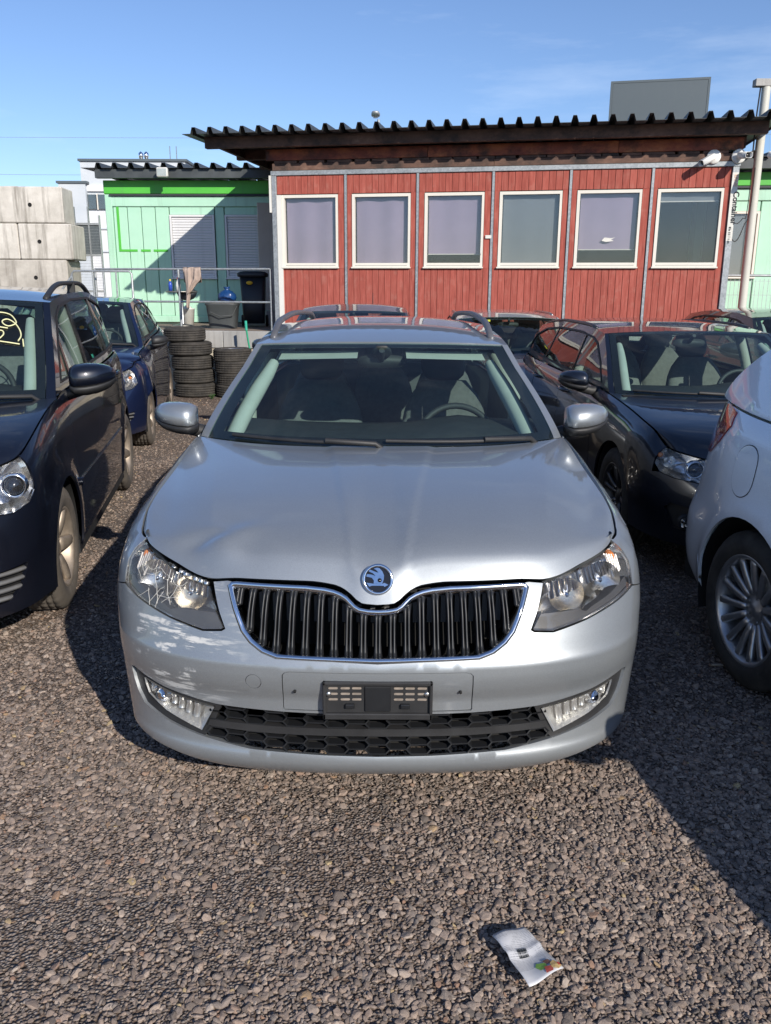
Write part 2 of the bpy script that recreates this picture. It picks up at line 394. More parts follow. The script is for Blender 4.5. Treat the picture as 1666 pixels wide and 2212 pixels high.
# ---------------------------------------------------------------- cars
def mats_car():
    simple('black plastic', (.022, .022, .023), .55, 0, .25, 9, .12, 260); simple('glossy black', (.012, .012, .013), .12, 0, .1, 6)
    simple('rubber seal', (.015, .015, .016), .6, 0, .2, 12); simple('chrome', (.82, .83, .85), .10, 1.0, .05, 8)
    simple('bright reflector', (.93, .92, .90), .20, 1.0, .03, 20); simple('dark cavity', (.008, .008, .008), .9, 0, .3, 5)
    simple('seat fabric', (.13, .133, .135), .9, 0, .2, 30, .5, 500); simple('seat fabric light', (.16, .155, .15), .9, 0, .15, 30, .4, 500)
    simple('dash plastic', (.025, .026, .028), .6, 0, .2, 20, .1, 400); simple('pale trim', (.38, .39, .36), .7, 0, .06, 10)
    simple('alloy', (.42, .41, .40), .3, .9, .15, 12); simple('dusty alloy', (.36, .30, .24), .5, .6, .25, 9); simple('dark alloy', (.10, .10, .105), .38, .8, .2, 12)
    simple('amber plastic', (.75, .22, .03), .2, 0, .1, 30, coat=1); simple('red lens', (.30, .012, .012), .12, 0, .25, 30, coat=1)
    simple('marker paint', (.72, .70, .40), .6, 0, .08, 40); simple('steel', (.55, .55, .54), .35, 1.0, .15, 20); simple('grey plastic', (.12, .12, .122), .5, 0, .15, 10, .1, 300)
    simple('rail grey', (.13, .13, .14), .42, .3, .12, 8); simple('white plastic', (.68, .67, .62), .45, 0, .1, 12)
    glass('windscreen glass', (.74, .89, .85), .75, .012); glass('side glass', (.66, .76, .71), .9, .015); glass('privacy glass', (.20, .22, .22), 1.0, .03)
    glass('lamp lens', (.97, .97, .97), .55, .02); glass('cracked lens', (.93, .93, .92), .8, .10)
    g = N('tyre rubber'); co = g.coord(); d = g.noise(co, 9, 6, .65)
    g.bsdf(Base_Color=g.ramp(d, [(.3, (.018, .017, .016)), (.72, (.065, .058, .05))]), Roughness=.85, Normal=g.bump(g.noise(co, 160, 3, .6), .25, .003)); MATS['tyre rubber'] = g.m
    g = N('dusty tyre rubber'); co = g.coord(); d = g.noise(co, 7, 6, .65)
    g.bsdf(Base_Color=g.ramp(d, [(.3, (.06, .052, .044)), (.72, (.15, .128, .105))]), Roughness=.9, Normal=g.bump(g.noise(co, 160, 3, .6), .25, .003)); MATS['dusty tyre rubber'] = g.m
mats_car()

class Body:
    def __init__(s, c):
        s.__dict__.update(c); P = np.array(c['plan'], float); L = np.r_[0, np.cumsum(np.hypot(*np.diff(P, axis=0).T))]
        cc = spl(L, P); t = np.linspace(0, L[-1], 3000); q = cc(t); L2 = np.r_[0, np.cumsum(np.hypot(*np.diff(q, axis=0).T))]
        s.A = L2[-1]; s.C = lambda a: cc(np.interp(a, L2, t)); s._y = q[:, 1]; s._L = L2
        s.fpf, s.fps, s.fpr, s.fhl = pch(c['pf']), pch(c['ps']), pch(c['pr']), pch(c['hl'])
        s.fzr, s.fxr, s.fcr = pch(c['zr']), pch(c['xr']), pch(c['cr']); s.y1 = P[-1, 1]
        s.wf = c.get('wf', (.06, .42)); s.wr = c.get('wr', (s.y1 - .55, s.y1 - .15))
        s.fhf = pch(c['hf']); s.ah = c['hf'][-1][0]; yh = float(s.C(np.array(s.ah))[1]); s.fhl = pch([(yh, c['hf'][-1][1])] + [p for p in c['hl'] if p[0] > yh + .06])
    def a(s, y): return np.interp(y, s._y, s._L)
    def S(s, uv):
        a = uv[:, 0]; z = uv[:, 1]; sg = np.where(a < 0, -1., 1.); a = np.abs(a); e = 1e-3
        q = s.C(np.clip(a, 0, s.A)); t = s.C(np.clip(a + e, 0, s.A)) - s.C(np.clip(a - e, 0, s.A)); t /= np.linalg.norm(t, axis=1, keepdims=True)
        n = np.stack([t[:, 1], -t[:, 0]], 1); y = q[:, 1]
        w = smooth((y - s.wf[0]) / (s.wf[1] - s.wf[0])); wr = smooth((y - s.wr[0]) / (s.wr[1] - s.wr[0]))
        zp = np.where(z > .5, .5 + (z - .5) * .36 / (s.fhl(y) - .5), z)
        off = (1 - w) * s.fpf(z) + (w - wr) * s.fps(zp) + wr * s.fpr(z)
        if hasattr(s, 'flare'):
            for wy in (s.fw, s.rw):
                d = np.hypot(y - wy, z - s.wrad); off = off - s.flare * w * np.exp(-((d - s.arch) / .07) ** 2) * (d > s.arch - .1)
        P = q - n * off[:, None]
        return np.stack([P[:, 0] * sg, P[:, 1], z], 1)
    def s1(s, a, z): return s.S(np.array([[a, z]], float))[0]
    def hood(s, uv):
        """uv: lateral (-1..1)*.8, longitudinal (0..1)*1.1"""
        ss = uv[:, 0] / .8; t = uv[:, 1] / 1.1; sg = np.sign(ss) + (ss == 0); k = np.abs(ss)
        F = s.S(np.stack([k * s.ah, s.fhf(k * s.ah)], 1)); yc, zc, ye = s.cowl
        e1 = s.s1(s.a(ye), float(s.fhl(ye)))
        R = np.stack([e1[0] * k, yc + (ye - yc) * k ** 3, zc + (e1[2] - zc) * k ** 3], 1)
        F1 = s.s1(s.ah, float(s.fhf(s.ah)))
        yh = float(s.C(np.array(s.ah))[1]); yy = yh + (ye - yh) * t; ed = s.S(np.stack([s.a(yy), s.fhl(yy)], 1))
        Gc = s.gc(t); X = F[:, 0] + (R[:, 0] - F[:, 0]) * t; Y = F[:, 1] + (R[:, 1] - F[:, 1]) * t; Z = F[:, 2] + (R[:, 2] - F[:, 2]) * Gc
        P = np.stack([X, Y, Z], 1)
        P1 = np.stack([F1[0] + (e1[0] - F1[0]) * t, F1[1] + (ye - F1[1]) * t, F1[2] + (e1[2] - F1[2]) * Gc], 1)
        P = P + (k ** 4)[:, None] * (ed - P1)
        P[:, 0] *= sg
        if hasattr(s, 'hoodfx'): P = s.hoodfx(P, ss, t)
        return P
    def GS(s, yz):
        y, z = yz[:, 0], yz[:, 1]; zb = s.fhl(y); xb = s.S(np.stack([s.a(y), zb], 1))[:, 0] - .012; zr = s.fzr(y)
        f = np.clip((z - zb) / (zr - zb), 0, 1.3) ** 1.2; return np.stack([xb + (s.fxr(y) - xb) * f, y, z], 1)
    def roof(s, uv):
        k = uv[:, 0] / .6; y = uv[:, 1]; return np.stack([k * s.fxr(y), y, s.fzr(y) + s.fcr(y) * (1 - np.abs(k) ** 2.6)], 1)
    def ws(s, uv):
        """windscreen: lateral (-1..1)*.7, up (0..1)*.8"""
        k = uv[:, 0] / .7; t = np.clip(uv[:, 1] / .8, -.05, 1.05); al = np.array(s.aline, float); L = np.linspace(0, 1, len(al)); e = s.GS(spl(L, al)(t)); c = np.array(s.wsc, float); c = spl(np.linspace(0, 1, len(c)), c)(t)
        b = np.abs(k) ** 2.5; return np.stack([k * e[:, 0], c[:, 0] + (e[:, 1] - c[:, 0]) * b, c[:, 1] + (e[:, 2] - c[:, 1]) * b], 1)
    def rg(s, uv):
        k = uv[:, 0] / .7; t = np.clip(uv[:, 1] / .6, -.05, 1.05); dl = np.array(s.dline, float); e = s.GS(spl(np.linspace(0, 1, len(dl)), dl)(t)); c = np.array(s.rgc, float); c = spl(np.linspace(0, 1, len(c)), c)(t)
        b = np.abs(k) ** 2.5; return np.stack([k * e[:, 0], c[:, 0] + (e[:, 1] - c[:, 0]) * b, c[:, 1] + (e[:, 2] - c[:, 1]) * b], 1)

def arc(cy, cz, r, a0, a1, n=18): return [(cy + r * math.cos(math.radians(a0 + (a1 - a0) * i / n)), cz + r * math.sin(math.radians(a0 + (a1 - a0) * i / n))) for i in range(n + 1)]
def outx(X): return np.stack([np.sign(X[:, 0]) + 0 * X[:, 0], 0 * X[:, 0], 0 * X[:, 0]], 1)
def inset(poly, d):
    """shrink polygon by d"""
    P = np.array(poly, float); n = len(P); ar = .5 * sum(P[i][0] * P[(i + 1) % n][1] - P[(i + 1) % n][0] * P[i][1] for i in range(n)); out = []
    for i in range(n):
        e1 = P[i] - P[i - 1]; e2 = P[(i + 1) % n] - P[i]; e1 = e1 / max(np.linalg.norm(e1), 1e-9); e2 = e2 / max(np.linalg.norm(e2), 1e-9); n1 = np.array([-e1[1], e1[0]]); n2 = np.array([-e2[1], e2[0]]); b = n1 + n2; b = b / max(np.linalg.norm(b), 1e-9)
        out.append(P[i] + b * (d if ar > 0 else -d) / max(.5, abs(b.dot(n1))))
    return np.array(out)

WHEELS = {}
def wheel_mesh(r, w, rim_r, style):
    key = (r, w, rim_r, style)
    if key in WHEELS: return WHEELS[key]
    t = MB(); h = w / 2; sr = rim_r
    prof = [(sr - .012, -h * .80), (sr + .01, -h * .97), (sr + (r - sr) * .45, -h * 1.04), (r - .045, -h * 1.0), (r - .020, -h * .90), (r - .005, -h * .76)]
    gr = [-.50, -.18, .18, .50]; pr2 = []
    for g in gr: pr2 += [(r, (g - .06) * h * 1.0), (r - .008, (g - .045) * h), (r - .008, (g + .045) * h), (r, (g + .06) * h)]
    prof = prof + pr2 + [(a, -b) for a, b in prof[::-1]]
    n = 72; m = len(prof); V = []; F = []; SM = []
    for k in range(n * 2):
        an = math.pi * k / n; dr = 0
        for i, (rr, x) in enumerate(prof):
            q = rr - (.0055 if (k % 4 == 0 and rr > r - .004) else 0)
            an2 = an + (.02 * math.sin(x / h * 3.0) if rr > r - .012 else 0)
            V.append((x, q * math.cos(an2), q * math.sin(an2)))
    N2 = n * 2
    for k in range(N2):
        for i in range(m - 1): F.append((k * m + i, ((k + 1) % N2) * m + i, ((k + 1) % N2) * m + i + 1, k * m + i + 1))
    t.add(V, F, True); tyre = t.mesh('tyre')
    q = MB(); q.lathe([(sr - .006, -h * .8), (sr + .004, -h * .84), (sr + .006, -h * .9), (sr - .004, -h * .93), (sr - .014, -h * .86), (sr - .02, -h * .7), (sr - .035, -h * .2), (sr - .03, h * .8), (sr, h * .9)], 64, 'X')
    q.lathe([(0.001, -h * .55), (.028, -h * .56), (.032, -h * .50), (.062, -h * .48), (.078, -h * .40), (.08, -h * .2)], 40, 'X')
    def spoke(an, r0, r1, w0, w1, x0, x1, th, bow=.0):
        secs = []
        for j in range(7):
            u = j / 6; rr = r0 + (r1 - r0) * u; ww = (w0 + (w1 - w0) * u) / 2; xx = x0 + (x1 - x0) * u - bow * math.sin(math.pi * u)
            c, sn = math.cos(an), math.sin(an); L = []
            for (a, b) in ((-1, 0), (-.75, -.8), (0, -1), (.75, -.8), (1, 0), (1, 1.2), (-1, 1.2)):
                y = rr * c - a * ww * sn; z = rr * sn + a * ww * c; L.append((xx + b * th, y, z))
            secs.append(L)
        q.loft(secs)
    for k in range(5):
        an = 2 * math.pi * (k + .5) / 5; q.tube([(-h * .52, .055 * math.cos(an), .055 * math.sin(an)), (-h * .40, .055 * math.cos(an), .055 * math.sin(an))], .009, 6)
    if style == 'multi':
        for k in range(15): spoke(2 * math.pi * k / 15, .065, sr - .012, .030, .034, -h * .46, -h * .72, .010, .004)
    elif style == 'five':
        for k in range(5): spoke(2 * math.pi * k / 5, .06, sr - .012, .075, .055, -h * .45, -h * .74, .014, .008)
    elif style == 'ten':
        for k in range(10): spoke(2 * math.pi * k / 10 + (.10 if k % 2 else -.10), .06, sr - .012, .03, .03, -h * .45, -h * .72, .012, .006)
    else:
        for k in range(7): spoke(2 * math.pi * k / 7, .06, sr - .012, .05, .07, -h * .45, -h * .72, .012, .006)
    rim = q.mesh('rim')
    d = MB(); d.lathe([(0.03, .0), (.14, .0), (.142, .01), (.03, .012)], 32, 'X', (0.0, 0, 0)); disc = d.mesh('brake_disc')
    WHEELS[key] = (tyre, rim, disc); return WHEELS[key]
def wheel(parent, side, y, r, w, rim_r, style, x, rim_mat, steer=0.0, tyre_mat='dusty tyre rubber'):
    """side -1: outer face towards -x"""
    ty, rm, dc = wheel_mesh(r, w, rim_r, style)
    e = bpy.data.objects.new('wheel', None); COL.objects.link(e); e.parent = parent; e.location = (side * (x - w / 2), y, r - .006); e.rotation_euler = (random.uniform(0, 6), 0, (0 if side < 0 else math.pi) + steer)
    for nm, me, mt in (('tyre', ty, tyre_mat), ('rim', rm, rim_mat), ('brake_disc', dc, 'steel')):
        o = link(nm, me, None, e)
        if not me.materials: me.materials.append(MATS[mt])
        else:
            if me.materials[0] != MATS[mt]:
                o.material_slots[0].link = 'OBJECT'; o.material_slots[0].material = MATS[mt]
    return e

def seat(parent, x, y, z, fabric='seat fabric', rear=False, w=.52, head=True):
    m = MB()
    secs = [sup(x, y + .28 + (-.02 + .28 * k / 8) * .9, z + .12 + .62 * k / 8, ww, dd, 24, 3.4, 'Z') for k, (ww, dd) in enumerate([(w * .86, .13), (w * .98, .17), (w, .18), (w, .17), (w * .98, .16), (w * .95, .15), (w * .88, .13), (w * .74, .11), (w * .5, .06)])]
    m.loft(secs)
    o = m.build('seat', MATS[fabric], parent)
    c = MB(); c.loft([sup(x, z + .06, y + yy, ww, hh, 24, 3.4, 'Y') for yy, ww, hh in ((-.26, w * .8, .06), (-.22, w * .95, .13), (-.1, w, .16), (.1, w, .15), (.28, w * .9, .13))]); c.build('cushion', MATS[fabric], o)
    if head:
        h = MB(); hz = z + .83; hy = y + .56
        h.loft([sup(x, hy + k * .012, hz - .10 + k * .035, ww, dd, 20, 3.2) for k, (ww, dd) in enumerate([(.16, .05), (.235, .085), (.26, .1), (.265, .105), (.26, .1), (.24, .09), (.15, .05)])])
        h.build('headrest', MATS['dash plastic' if not rear else fabric], o)
        for sx in (-1, 1):
            p = MB(); p.tube([(x + sx * .065, hy - .035, z + .66), (x + sx * .065, hy, hz - .08)], .006, 6); p.build('headrest_post', MATS['chrome'], o)
    return o
def steering(parent, x, y, z, r=.185):
    m = MB(); pts = []
    for k in range(36):
        a = 2 * math.pi * k / 36; pts.append((x + r * math.cos(a), y + r * math.sin(a) * math.sin(math.radians(25)), z + r * math.sin(a) * math.cos(math.radians(25))))
    m.tube(pts, .016, 8, closed=True); m.loft([sup(x, z, y - .03 + q, .15, .11, 16, 3, 'Y') for q in (0, .04)])
    for a in (math.pi, 0, -math.pi / 2): m.bar((x, y, z), (x + r * math.cos(a), y + r * math.sin(a) * .42, z + r * math.sin(a) * .9), .035, .014)
    m.tube([(x, y, z), (x, y - .3, z - .12)], .04, 8)
    return m.build('steering_wheel', MATS['dash plastic'], parent)

def mirror_part(parent, b, side, at, cap_mat, size=(.235, .155, .10)):
    """door mirror: painted cap, dark base and arm, glass at the back (towards +y)"""
    x, y, z = at; L, H, D = size; mb = MB(); secs = []
    for k in range(9):
        u = k / 8; ww = math.sin(math.pi * min(1, u * .62 + .36)) ; sc = float(np.interp(u, [0, .12, .4, .7, .9, 1], [.78, .98, 1.0, .88, .62, .36]))
        cx = x + side * (u - .5) * L; secs.append([(cx, y - D * .42 * sc + math.cos(t) * D * .62 * sc * (1 if math.cos(t) < 0 else .25) + .045 * (1 - u) * 0 + .035 * u, z + max(math.copysign(abs(math.sin(t)) ** .75, math.sin(t)), -.5) * H * .5 * sc + .014 * u) for t in [2 * math.pi * i / 20 for i in range(20)]])
    mb.loft(secs); o = mb.build('wing_mirror', MATS[cap_mat], parent)
    lo = MB(); secs = []
    for k in range(9):
        u = k / 8; sc = float(np.interp(u, [0, .12, .4, .7, .9, 1], [.80, 1.0, 1.02, .90, .64, .38])); cx = x + side * (u - .5) * L * 1.01
        secs.append([(cx, y - D * .40 * sc + math.cos(t) * D * .60 * sc * (1 if math.cos(t) < 0 else .3) + .035 * u, z - H * .32 * sc + min(math.sin(t), .25) * H * .27 * sc + .014 * u) for t in [2 * math.pi * i / 16 for i in range(16)]])
    lo.loft(secs); xi = x - side * L * .5
    lo.tube([(xi + side * .05, y - .01, z - H * .42), (xi - side * .05, y + .0, z - H * .62), (xi - side * .13, y + .02, z - H * .66)], [.03, .032, .036], 10)
    lo.build('mirror_foot', MATS['black plastic'], o)
    g = MB(); g.loft([sup(x + side * .005, z + .002, y + .012 + q, L * .78, H * .74, 20, 3.5, 'Y') for q in (0, .012)], smooth=False); g.build('mirror_glass', MATS['chrome'], o)
    return o

def lamp_box(parent, b, name, outline, depth, wall_mat, lens_mat, side=1, lens_off=0.0, back=(.72, .72), step=.03, lens_name='lens'):
    """lamp sunk in the body: dark bowl behind a clear lens that follows the body surface. returns housing object"""
    ol = np.array(outline, float); ol[:, 0] *= side; D = dens(ol, step); P = b.S(D)
    cen = P.mean(0); nrm = np.array([side * .35, -1, .0]); nrm /= np.linalg.norm(nrm)
    Q = (P - cen) * [back[0], 1, back[1]] + cen - nrm * depth; n = len(P); m = MB()
    F = [(i, (i + 1) % n, n + (i + 1) % n, n + i) for i in range(n)]; m.add(np.concatenate([P - nrm * .004, Q]), F, False)
    m.add(np.concatenate([Q, Q.mean(0)[None]]), [(i, (i + 1) % n, n) for i in range(n)], False)
    h = m.build(name, MATS[wall_mat], parent)
    panel(lens_name, b.S, inset(ol, .002), MATS[lens_mat], h, step=step, rim=.008, out=(0, -1, 0), off=lens_off)
    return h, cen
def reflector(parent, c, r, depth, dirv, mat='bright reflector', name='reflector', flutes=0, bulb=True, squash=1.0):
    """round fluted dish opening towards dirv"""
    d = Vector(dirv).normalized(); M = d.to_track_quat('Z', 'Y').to_matrix(); m = MB(); V = []; F = []; n = 48; R = 8
    for i in range(R + 1):
        u = i / R; rr = r * (.12 + .88 * u); h = depth * (u * u - 1)
        for k in range(n):
            a = 2 * math.pi * k / n; q = rr; V.append(M @ Vector((q * math.cos(a), q * math.sin(a) * squash, h + (.0022 * math.cos(flutes * a) * u if flutes else 0))) + Vector(c))
    for i in range(R):
        for k in range(n): F.append((i * n + k, i * n + (k + 1) % n, (i + 1) * n + (k + 1) % n, (i + 1) * n + k))
    m.add(V, F, True); o = m.build(name, MATS[mat], parent, fix=False)
    if bulb:
        b2 = MB(); e = Vector(c) + d * (-depth * .35); b2.lathe([(.001, .03), (.008, .026), (.01, .01), (.01, -.03)], 14, 'Z'); b2.v = [tuple(M @ Vector(v) + e) for v in b2.v]; b2.build('bulb', MATS['chrome'], o)
    return o
def projector(parent, c, r, dirv):
    d = Vector(dirv).normalized(); M = d.to_track_quat('Z', 'Y').to_matrix()
    def put(m): m.v = [tuple(M @ Vector(v) + Vector(c)) for v in m.v]; return m
    o = put(MB().lathe([(r * 1.5, -.02), (r * 1.42, .0), (r * 1.2, .012), (r * 1.06, .0), (r * 1.02, -.02)], 40)).build('projector_ring', MATS['chrome'], parent)
    put(MB().lathe([(r, -.015), (r * .96, .004), (r * .8, .018), (r * .5, .028), (r * .2, .033), (.0005, .034)], 36)).build('projector_lens', MATS['glossy black'], o)
    put(MB().lathe([(r * 1.02, -.01), (r * .97, .012), (r * .8, .025), (r * .5, .035), (.0005, .041)], 36)).build('projector_glass', MATS['lamp lens'], o)
    return o

def make_car(cfg):
    """whole car from its plan outline, section profiles and roof lines; nose towards -y"""
    b = Body(cfg); c = cfg; col = c['paint']; root = empty(c['name'], c['loc'], c.get('rz', 0), c['label'], 'car', 'cars parked in the yard')
    PM = MATS[col]; r = c['wrad']; ar = c['arch']; fw, rw = c['fw'], c['rw']; zs = c.get('sill', .23); hl = b.fhl; ah, zh = c['hf'][-1]; yh = float(b.C(np.array(ah))[1])
    A = b.a
    def yz(P): return [(float(A(y)), z) for y, z in P]
    def hline(y0, y1, n=14, d=.004): return [(y, float(hl(y)) - d) for y in np.linspace(y0, y1, n)]
    d1, d2, d3 = c['doors']; g = .003
    # ---- hood
    e = .004; hp = [(-.8 + e, .004), (.8 - e, .004), (.8 - e, 1.098), (-.8 + e, 1.098)]
    panel('hood', b.hood, hp, MATS[c.get('hoodmat', col)], root, step=c.get('hoodstep', .03), rim=.02, out=(0, 0, 1))
    # ---- sides
    seam = c['seam']       # (y,z) where bumper, wing and wheel arch meet, and the lamp corner (a,z)
    lc = c['lampcorner']
    a_s = math.degrees(math.atan2(seam[1] - r, seam[0] - fw)) % 360
    for side in (1, -1):
        def part(nm, poly, **kw):
            P = np.array(poly, float); P[:, 0] *= side
            return panel(nm, b.S, P, kw.pop('mat', PM), kw.pop('parent', root), out=lambda X: np.stack([np.full(len(X), side), -.3 + 0 * X[:, 0], 0 * X[:, 0]], 1), **kw)
        top = hline(yh + .01, d1 - g, 24)
        fend = [(ah, zh)] + yz(top) + yz([(d1 - g, zs)]) + yz(arc(fw, r, ar, math.degrees(math.asin((zs - r) / ar)), a_s, 22)) + [lc] + list(c.get('lampedge', []))
        part('wing', fend, step=.045)
        part('front_door', yz(hline(d1 + g, d2 - g) + [(d2 - g, zs), (d1 + g, zs)]), step=.06)
        rear = [(d2 + g, zs)] + hline(d2 + g, d3 - g)
        ra = arc(rw, r, ar, 180 - math.degrees(math.asin((zs - r) / ar)), 90, 14)
        if d3 > rw - ar:
            k = [p for p in ra if p[0] < d3 - g]; zz = k[-1][1]; rear = rear + [(d3 - g, max(zz, r + math.sqrt(max(ar ** 2 - (d3 - rw) ** 2, 0))))] + k[::-1]
        else: rear = rear + [(d3 - g, zs)]
        part('rear_door', yz(rear), step=.06)
        ra2 = arc(rw, r, ar, 0, 180, 24); st = [p for p in ra2 if p[0] > d3 + g]
        yb = b.y1 - .32
        q = hline(d3 + g, b.y1 - .16, 12) + [(b.y1 - .2, c['tailz'])] + [(yb, c['tailz'] - .02), (rw + ar * .999, r + .2 if False else r)] + st[1:]
        if d3 <= rw - ar: q = hline(d3 + g, b.y1 - .16, 12) + [(b.y1 - .2, c['tailz']), (yb, c['tailz'] - .02), (rw + ar, r + .05)] + ra2[2:] + [(rw - ar, zs), (d3 + g, zs)]
        part('rear_wing', yz(q), step=.05)
        # sill and wheel housings
        m = MB(); x0 = b.s1(A(fw + .8), .3)[0]
        m.box((side * (x0 - .06), (fw + rw) / 2, zs - .02), (.10, rw - fw - 2 * ar + .04, .08)); m.build('sill', MATS['black plastic'], root)
        for wy in (fw, rw):
            hs = MB(); n = 20; aa = [math.radians(-20 + 220 * i / n) for i in range(n + 1)]; V = []
            for xx in (x0 - .015, x0 - .36):
                for t in aa: V.append((side * xx, wy + (ar + .012) * math.cos(t), r + (ar + .012) * math.sin(t)))
            hs.add(V, [(i, i + 1, n + 2 + i, n + 1 + i) for i in range(n)], True); hs.add([V[n + 1 + i] for i in range(n + 1)] + [(side * (x0 - .36), wy, r)], [(i, i + 1, n + 1) for i in range(n)])
            hs.build('wheel_housing', MATS['dark cavity'], root)
        # door handles
        for yy in (d2 - .15, d3 - .14 if d3 - .14 < rw else rw - .1):
            zz = float(hl(yy)) - .10; P = b.s1(A(yy), zz); m = MB()
            m.tube([(side * (P[0] - .005), yy - .10, zz - .004), (side * (P[0] + .028), yy - .085, zz), (side * (P[0] + .034), yy, zz + .004), (side * (P[0] + .028), yy + .085, zz + .004), (side * (P[0] - .005), yy + .10, zz + .004)], [.012, .014, .015, .014, .012], 8); m.build('door_handle', PM, root)
    # ---- rear end
    ar_ = [(float(A(b.y1 - .19)), c['tailz']), (float(A(b.y1 - .15)), float(hl(b.y1 - .15)) - .004)]
    tp = [(a, z) for a, z in ar_]; at = b.A
    # tail panel runs across the back between the two rear wings (drawn in two halves that meet on the centre line)
    for side in (1, -1):
        P = np.array([(ar_[0][0], c['tailz']), (at - .002, c['tailz']), (at - .002, float(hl(b.y1)) - .004), ar_[1]], float); P[:, 0] *= side
        panel('tailgate', b.S, P, PM, root, step=.06, out=(0, 1, 0))
        zb = c.get('tailbot', .28); xa = rw + ar + .004
        P = np.array([(float(A(xa)), r + .05), (float(A(b.y1 - .32)), c['tailz'] - .024), (float(A(b.y1 - .2)), c['tailz'] - .006), (at - .002, c['tailz'] - .006), (at - .002, zb), (float(A(b.y1 - .3)), zb - .02), (float(A(xa + .01)), zb)], float); P[:, 0] *= side
        panel('rear_bumper', b.S, P, PM, root, step=.05, out=(side * .6, 1, 0))
        if 'tail' in c:
            tl = np.array(c['tail'], float); P = np.array([(float(A(y)), z) for y, z in tl]); P[:, 0] *= side
            o = panel('tail_light', b.S, P, MATS['red lens'], root, step=.02, rim=.03, out=(side, .6, 0), off=.006)
            if c.get('tail_clear'):
                P = np.array([(float(A(y)), z) for y, z in c['tail_clear']]); P[:, 0] *= side
                panel('reversing_lens', b.S, P, MATS['white plastic'], o, step=.02, rim=.01, out=(side, .6, 0), off=.009)
    # ---- greenhouse
    al = curve(c['aline'], 8); dl = curve(c['dline'], 8)
    ys = np.linspace(al[-1][0], dl[0][0], 26)[1:-1]; rail = [tuple(p) for p in al] + [(y, float(b.fzr(y))) for y in ys] + [tuple(p) for p in dl]
    belt = [(y, float(hl(y)) + .002) for y in np.linspace(dl[-1][0], al[0][0], 40)][1:-1]
    hole = np.array(c['win'][0], float); panes = c['panes']
    for side in (1, -1):
        gs = lambda p, side=side: b.GS(p) * [side, 1, 1]
        ox = (side, 0, .2)
        fr = panel('side_frame', gs, rail + belt, PM, root, holes=[hole], step=.05, rim=.025, out=ox)
        panel('window_seal', gs, hole, MATS['chrome' if c.get('chrome_trim') else 'rubber seal'], fr, holes=[inset(hole, .016)], step=.03, rim=.01, out=ox, off=.004)
        for k, (y0, y1) in enumerate(panes):
            # clip the window opening between y0 and y1
            P = inset(hole, .014); n = len(P); Q = []
            for lim, keep in ((y0, 1), (y1, -1)):
                Q = []; n = len(P)
                for i in range(n):
                    p, q2 = P[i], P[(i + 1) % n]; a_, b_ = (p[0] - lim) * keep, (q2[0] - lim) * keep
                    if a_ >= 0: Q.append(p)
                    if (a_ > 0) != (b_ > 0) and a_ != b_: Q.append(p + (q2 - p) * a_ / (a_ - b_))
                P = np.array(Q)
            if len(P) > 2: panel('side_window', gs, P, MATS['privacy glass' if k in c.get('dark', ()) else 'side glass'], root, step=.06, rim=.004, out=ox, off=-.006)
        for k in range(len(panes) - 1):
            y0, y1 = panes[k][1] - .004, panes[k + 1][0] + .004; zt = max(p[1] for p in hole) - .02
            zz = [p[1] for p in hole if abs(p[0] - (y0 + y1) / 2) < .5]
            ins = [(y, z) for y in (y0, y1) for z in np.linspace(.8, 1.8, 400) if inside(np.array([[y, z]]), hole)[0]]
            lo0 = min(z for y, z in ins if y == y0); hi0 = max(z for y, z in ins if y == y0); lo1 = min(z for y, z in ins if y == y1); hi1 = max(z for y, z in ins if y == y1)
            panel('window_pillar', gs, [(y0, lo0), (y1, lo1), (y1, hi1), (y0, hi0)], MATS['glossy black'], root, step=.06, rim=.01, out=ox, off=.001)
    # roof
    yf = lambda k: c['wsc'][-1][0] + (c['aline'][-1][0] - c['wsc'][-1][0]) * abs(k) ** 2.5
    yr = lambda k: c['rgc'][0][0] + (c['dline'][0][0] - c['rgc'][0][0]) * abs(k) ** 2.5
    ks = np.linspace(-1, 1, 33); ro = [(k * .6, yf(k) + .002) for k in ks] + [(k * .6, yr(k)) for k in ks[::-1]]
    panel('roof', b.roof, ro, PM, root, step=.05, rim=.03, out=(0, 0, 1), bstep=.04)
    # windscreen with black border, painted pillars either side
    ko = c.get('wsk', .945); t0 = .0
    def band(k0, k1, t0, t1, n=16): return [(k0 * .7, t0 * .8), (k1 * .7, t0 * .8), (k1 * .7, t1 * .8), (k0 * .7, t1 * .8)]
    wso = inset([(-ko * .7, .004), (ko * .7, .004), (ko * .7 * 1.0, .792), (-ko * .7, .792)], .0)
    wsi = c.get('wsi', (.065, .885, .05, .94)); kb = wsi[1]
    inn = [(-kb * .7, wsi[0] * .8), (0, (wsi[0] - .012) * .8), (kb * .7, wsi[0] * .8), (kb * .7 * .985, wsi[3] * .8), (-kb * .7 * .985, wsi[3] * .8)]
    wsg = panel('windscreen', b.ws, wso, MATS['windscreen glass'], root, step=.05, rim=.005, out=(0, -1, .5))
    panel('windscreen_border', b.ws, wso, MATS['glossy black'], wsg, holes=[inn], step=.04, rim=0, out=(0, -1, .5), off=-.004)
    for side in (1, -1):
        panel('windscreen_pillar', b.ws, np.array(band(ko + .004, 1.0, 0, 1)) * [side, 1], PM, root, step=.03, rim=.02, out=(0, -1, .5))
    # back window
    kr = .88; ro_ = [(-kr * .7, .05), (kr * .7, .05), (kr * .7, .36), (-kr * .7, .36)]
    panel('tailgate_frame', b.rg, [(-.7, .0), (.7, .0), (.7, .6), (-.7, .6)], PM, root, holes=[ro_], step=.05, rim=.02, out=(0, 1, .3))
    panel('rear_window', b.rg, inset(ro_, .004), MATS['privacy glass' if c.get('darkrear') else 'side glass'], root, step=.06, rim=.004, out=(0, 1, .3), off=-.004)
    # wheels
    w = c.get('tyrew', .205); xo = c['track']
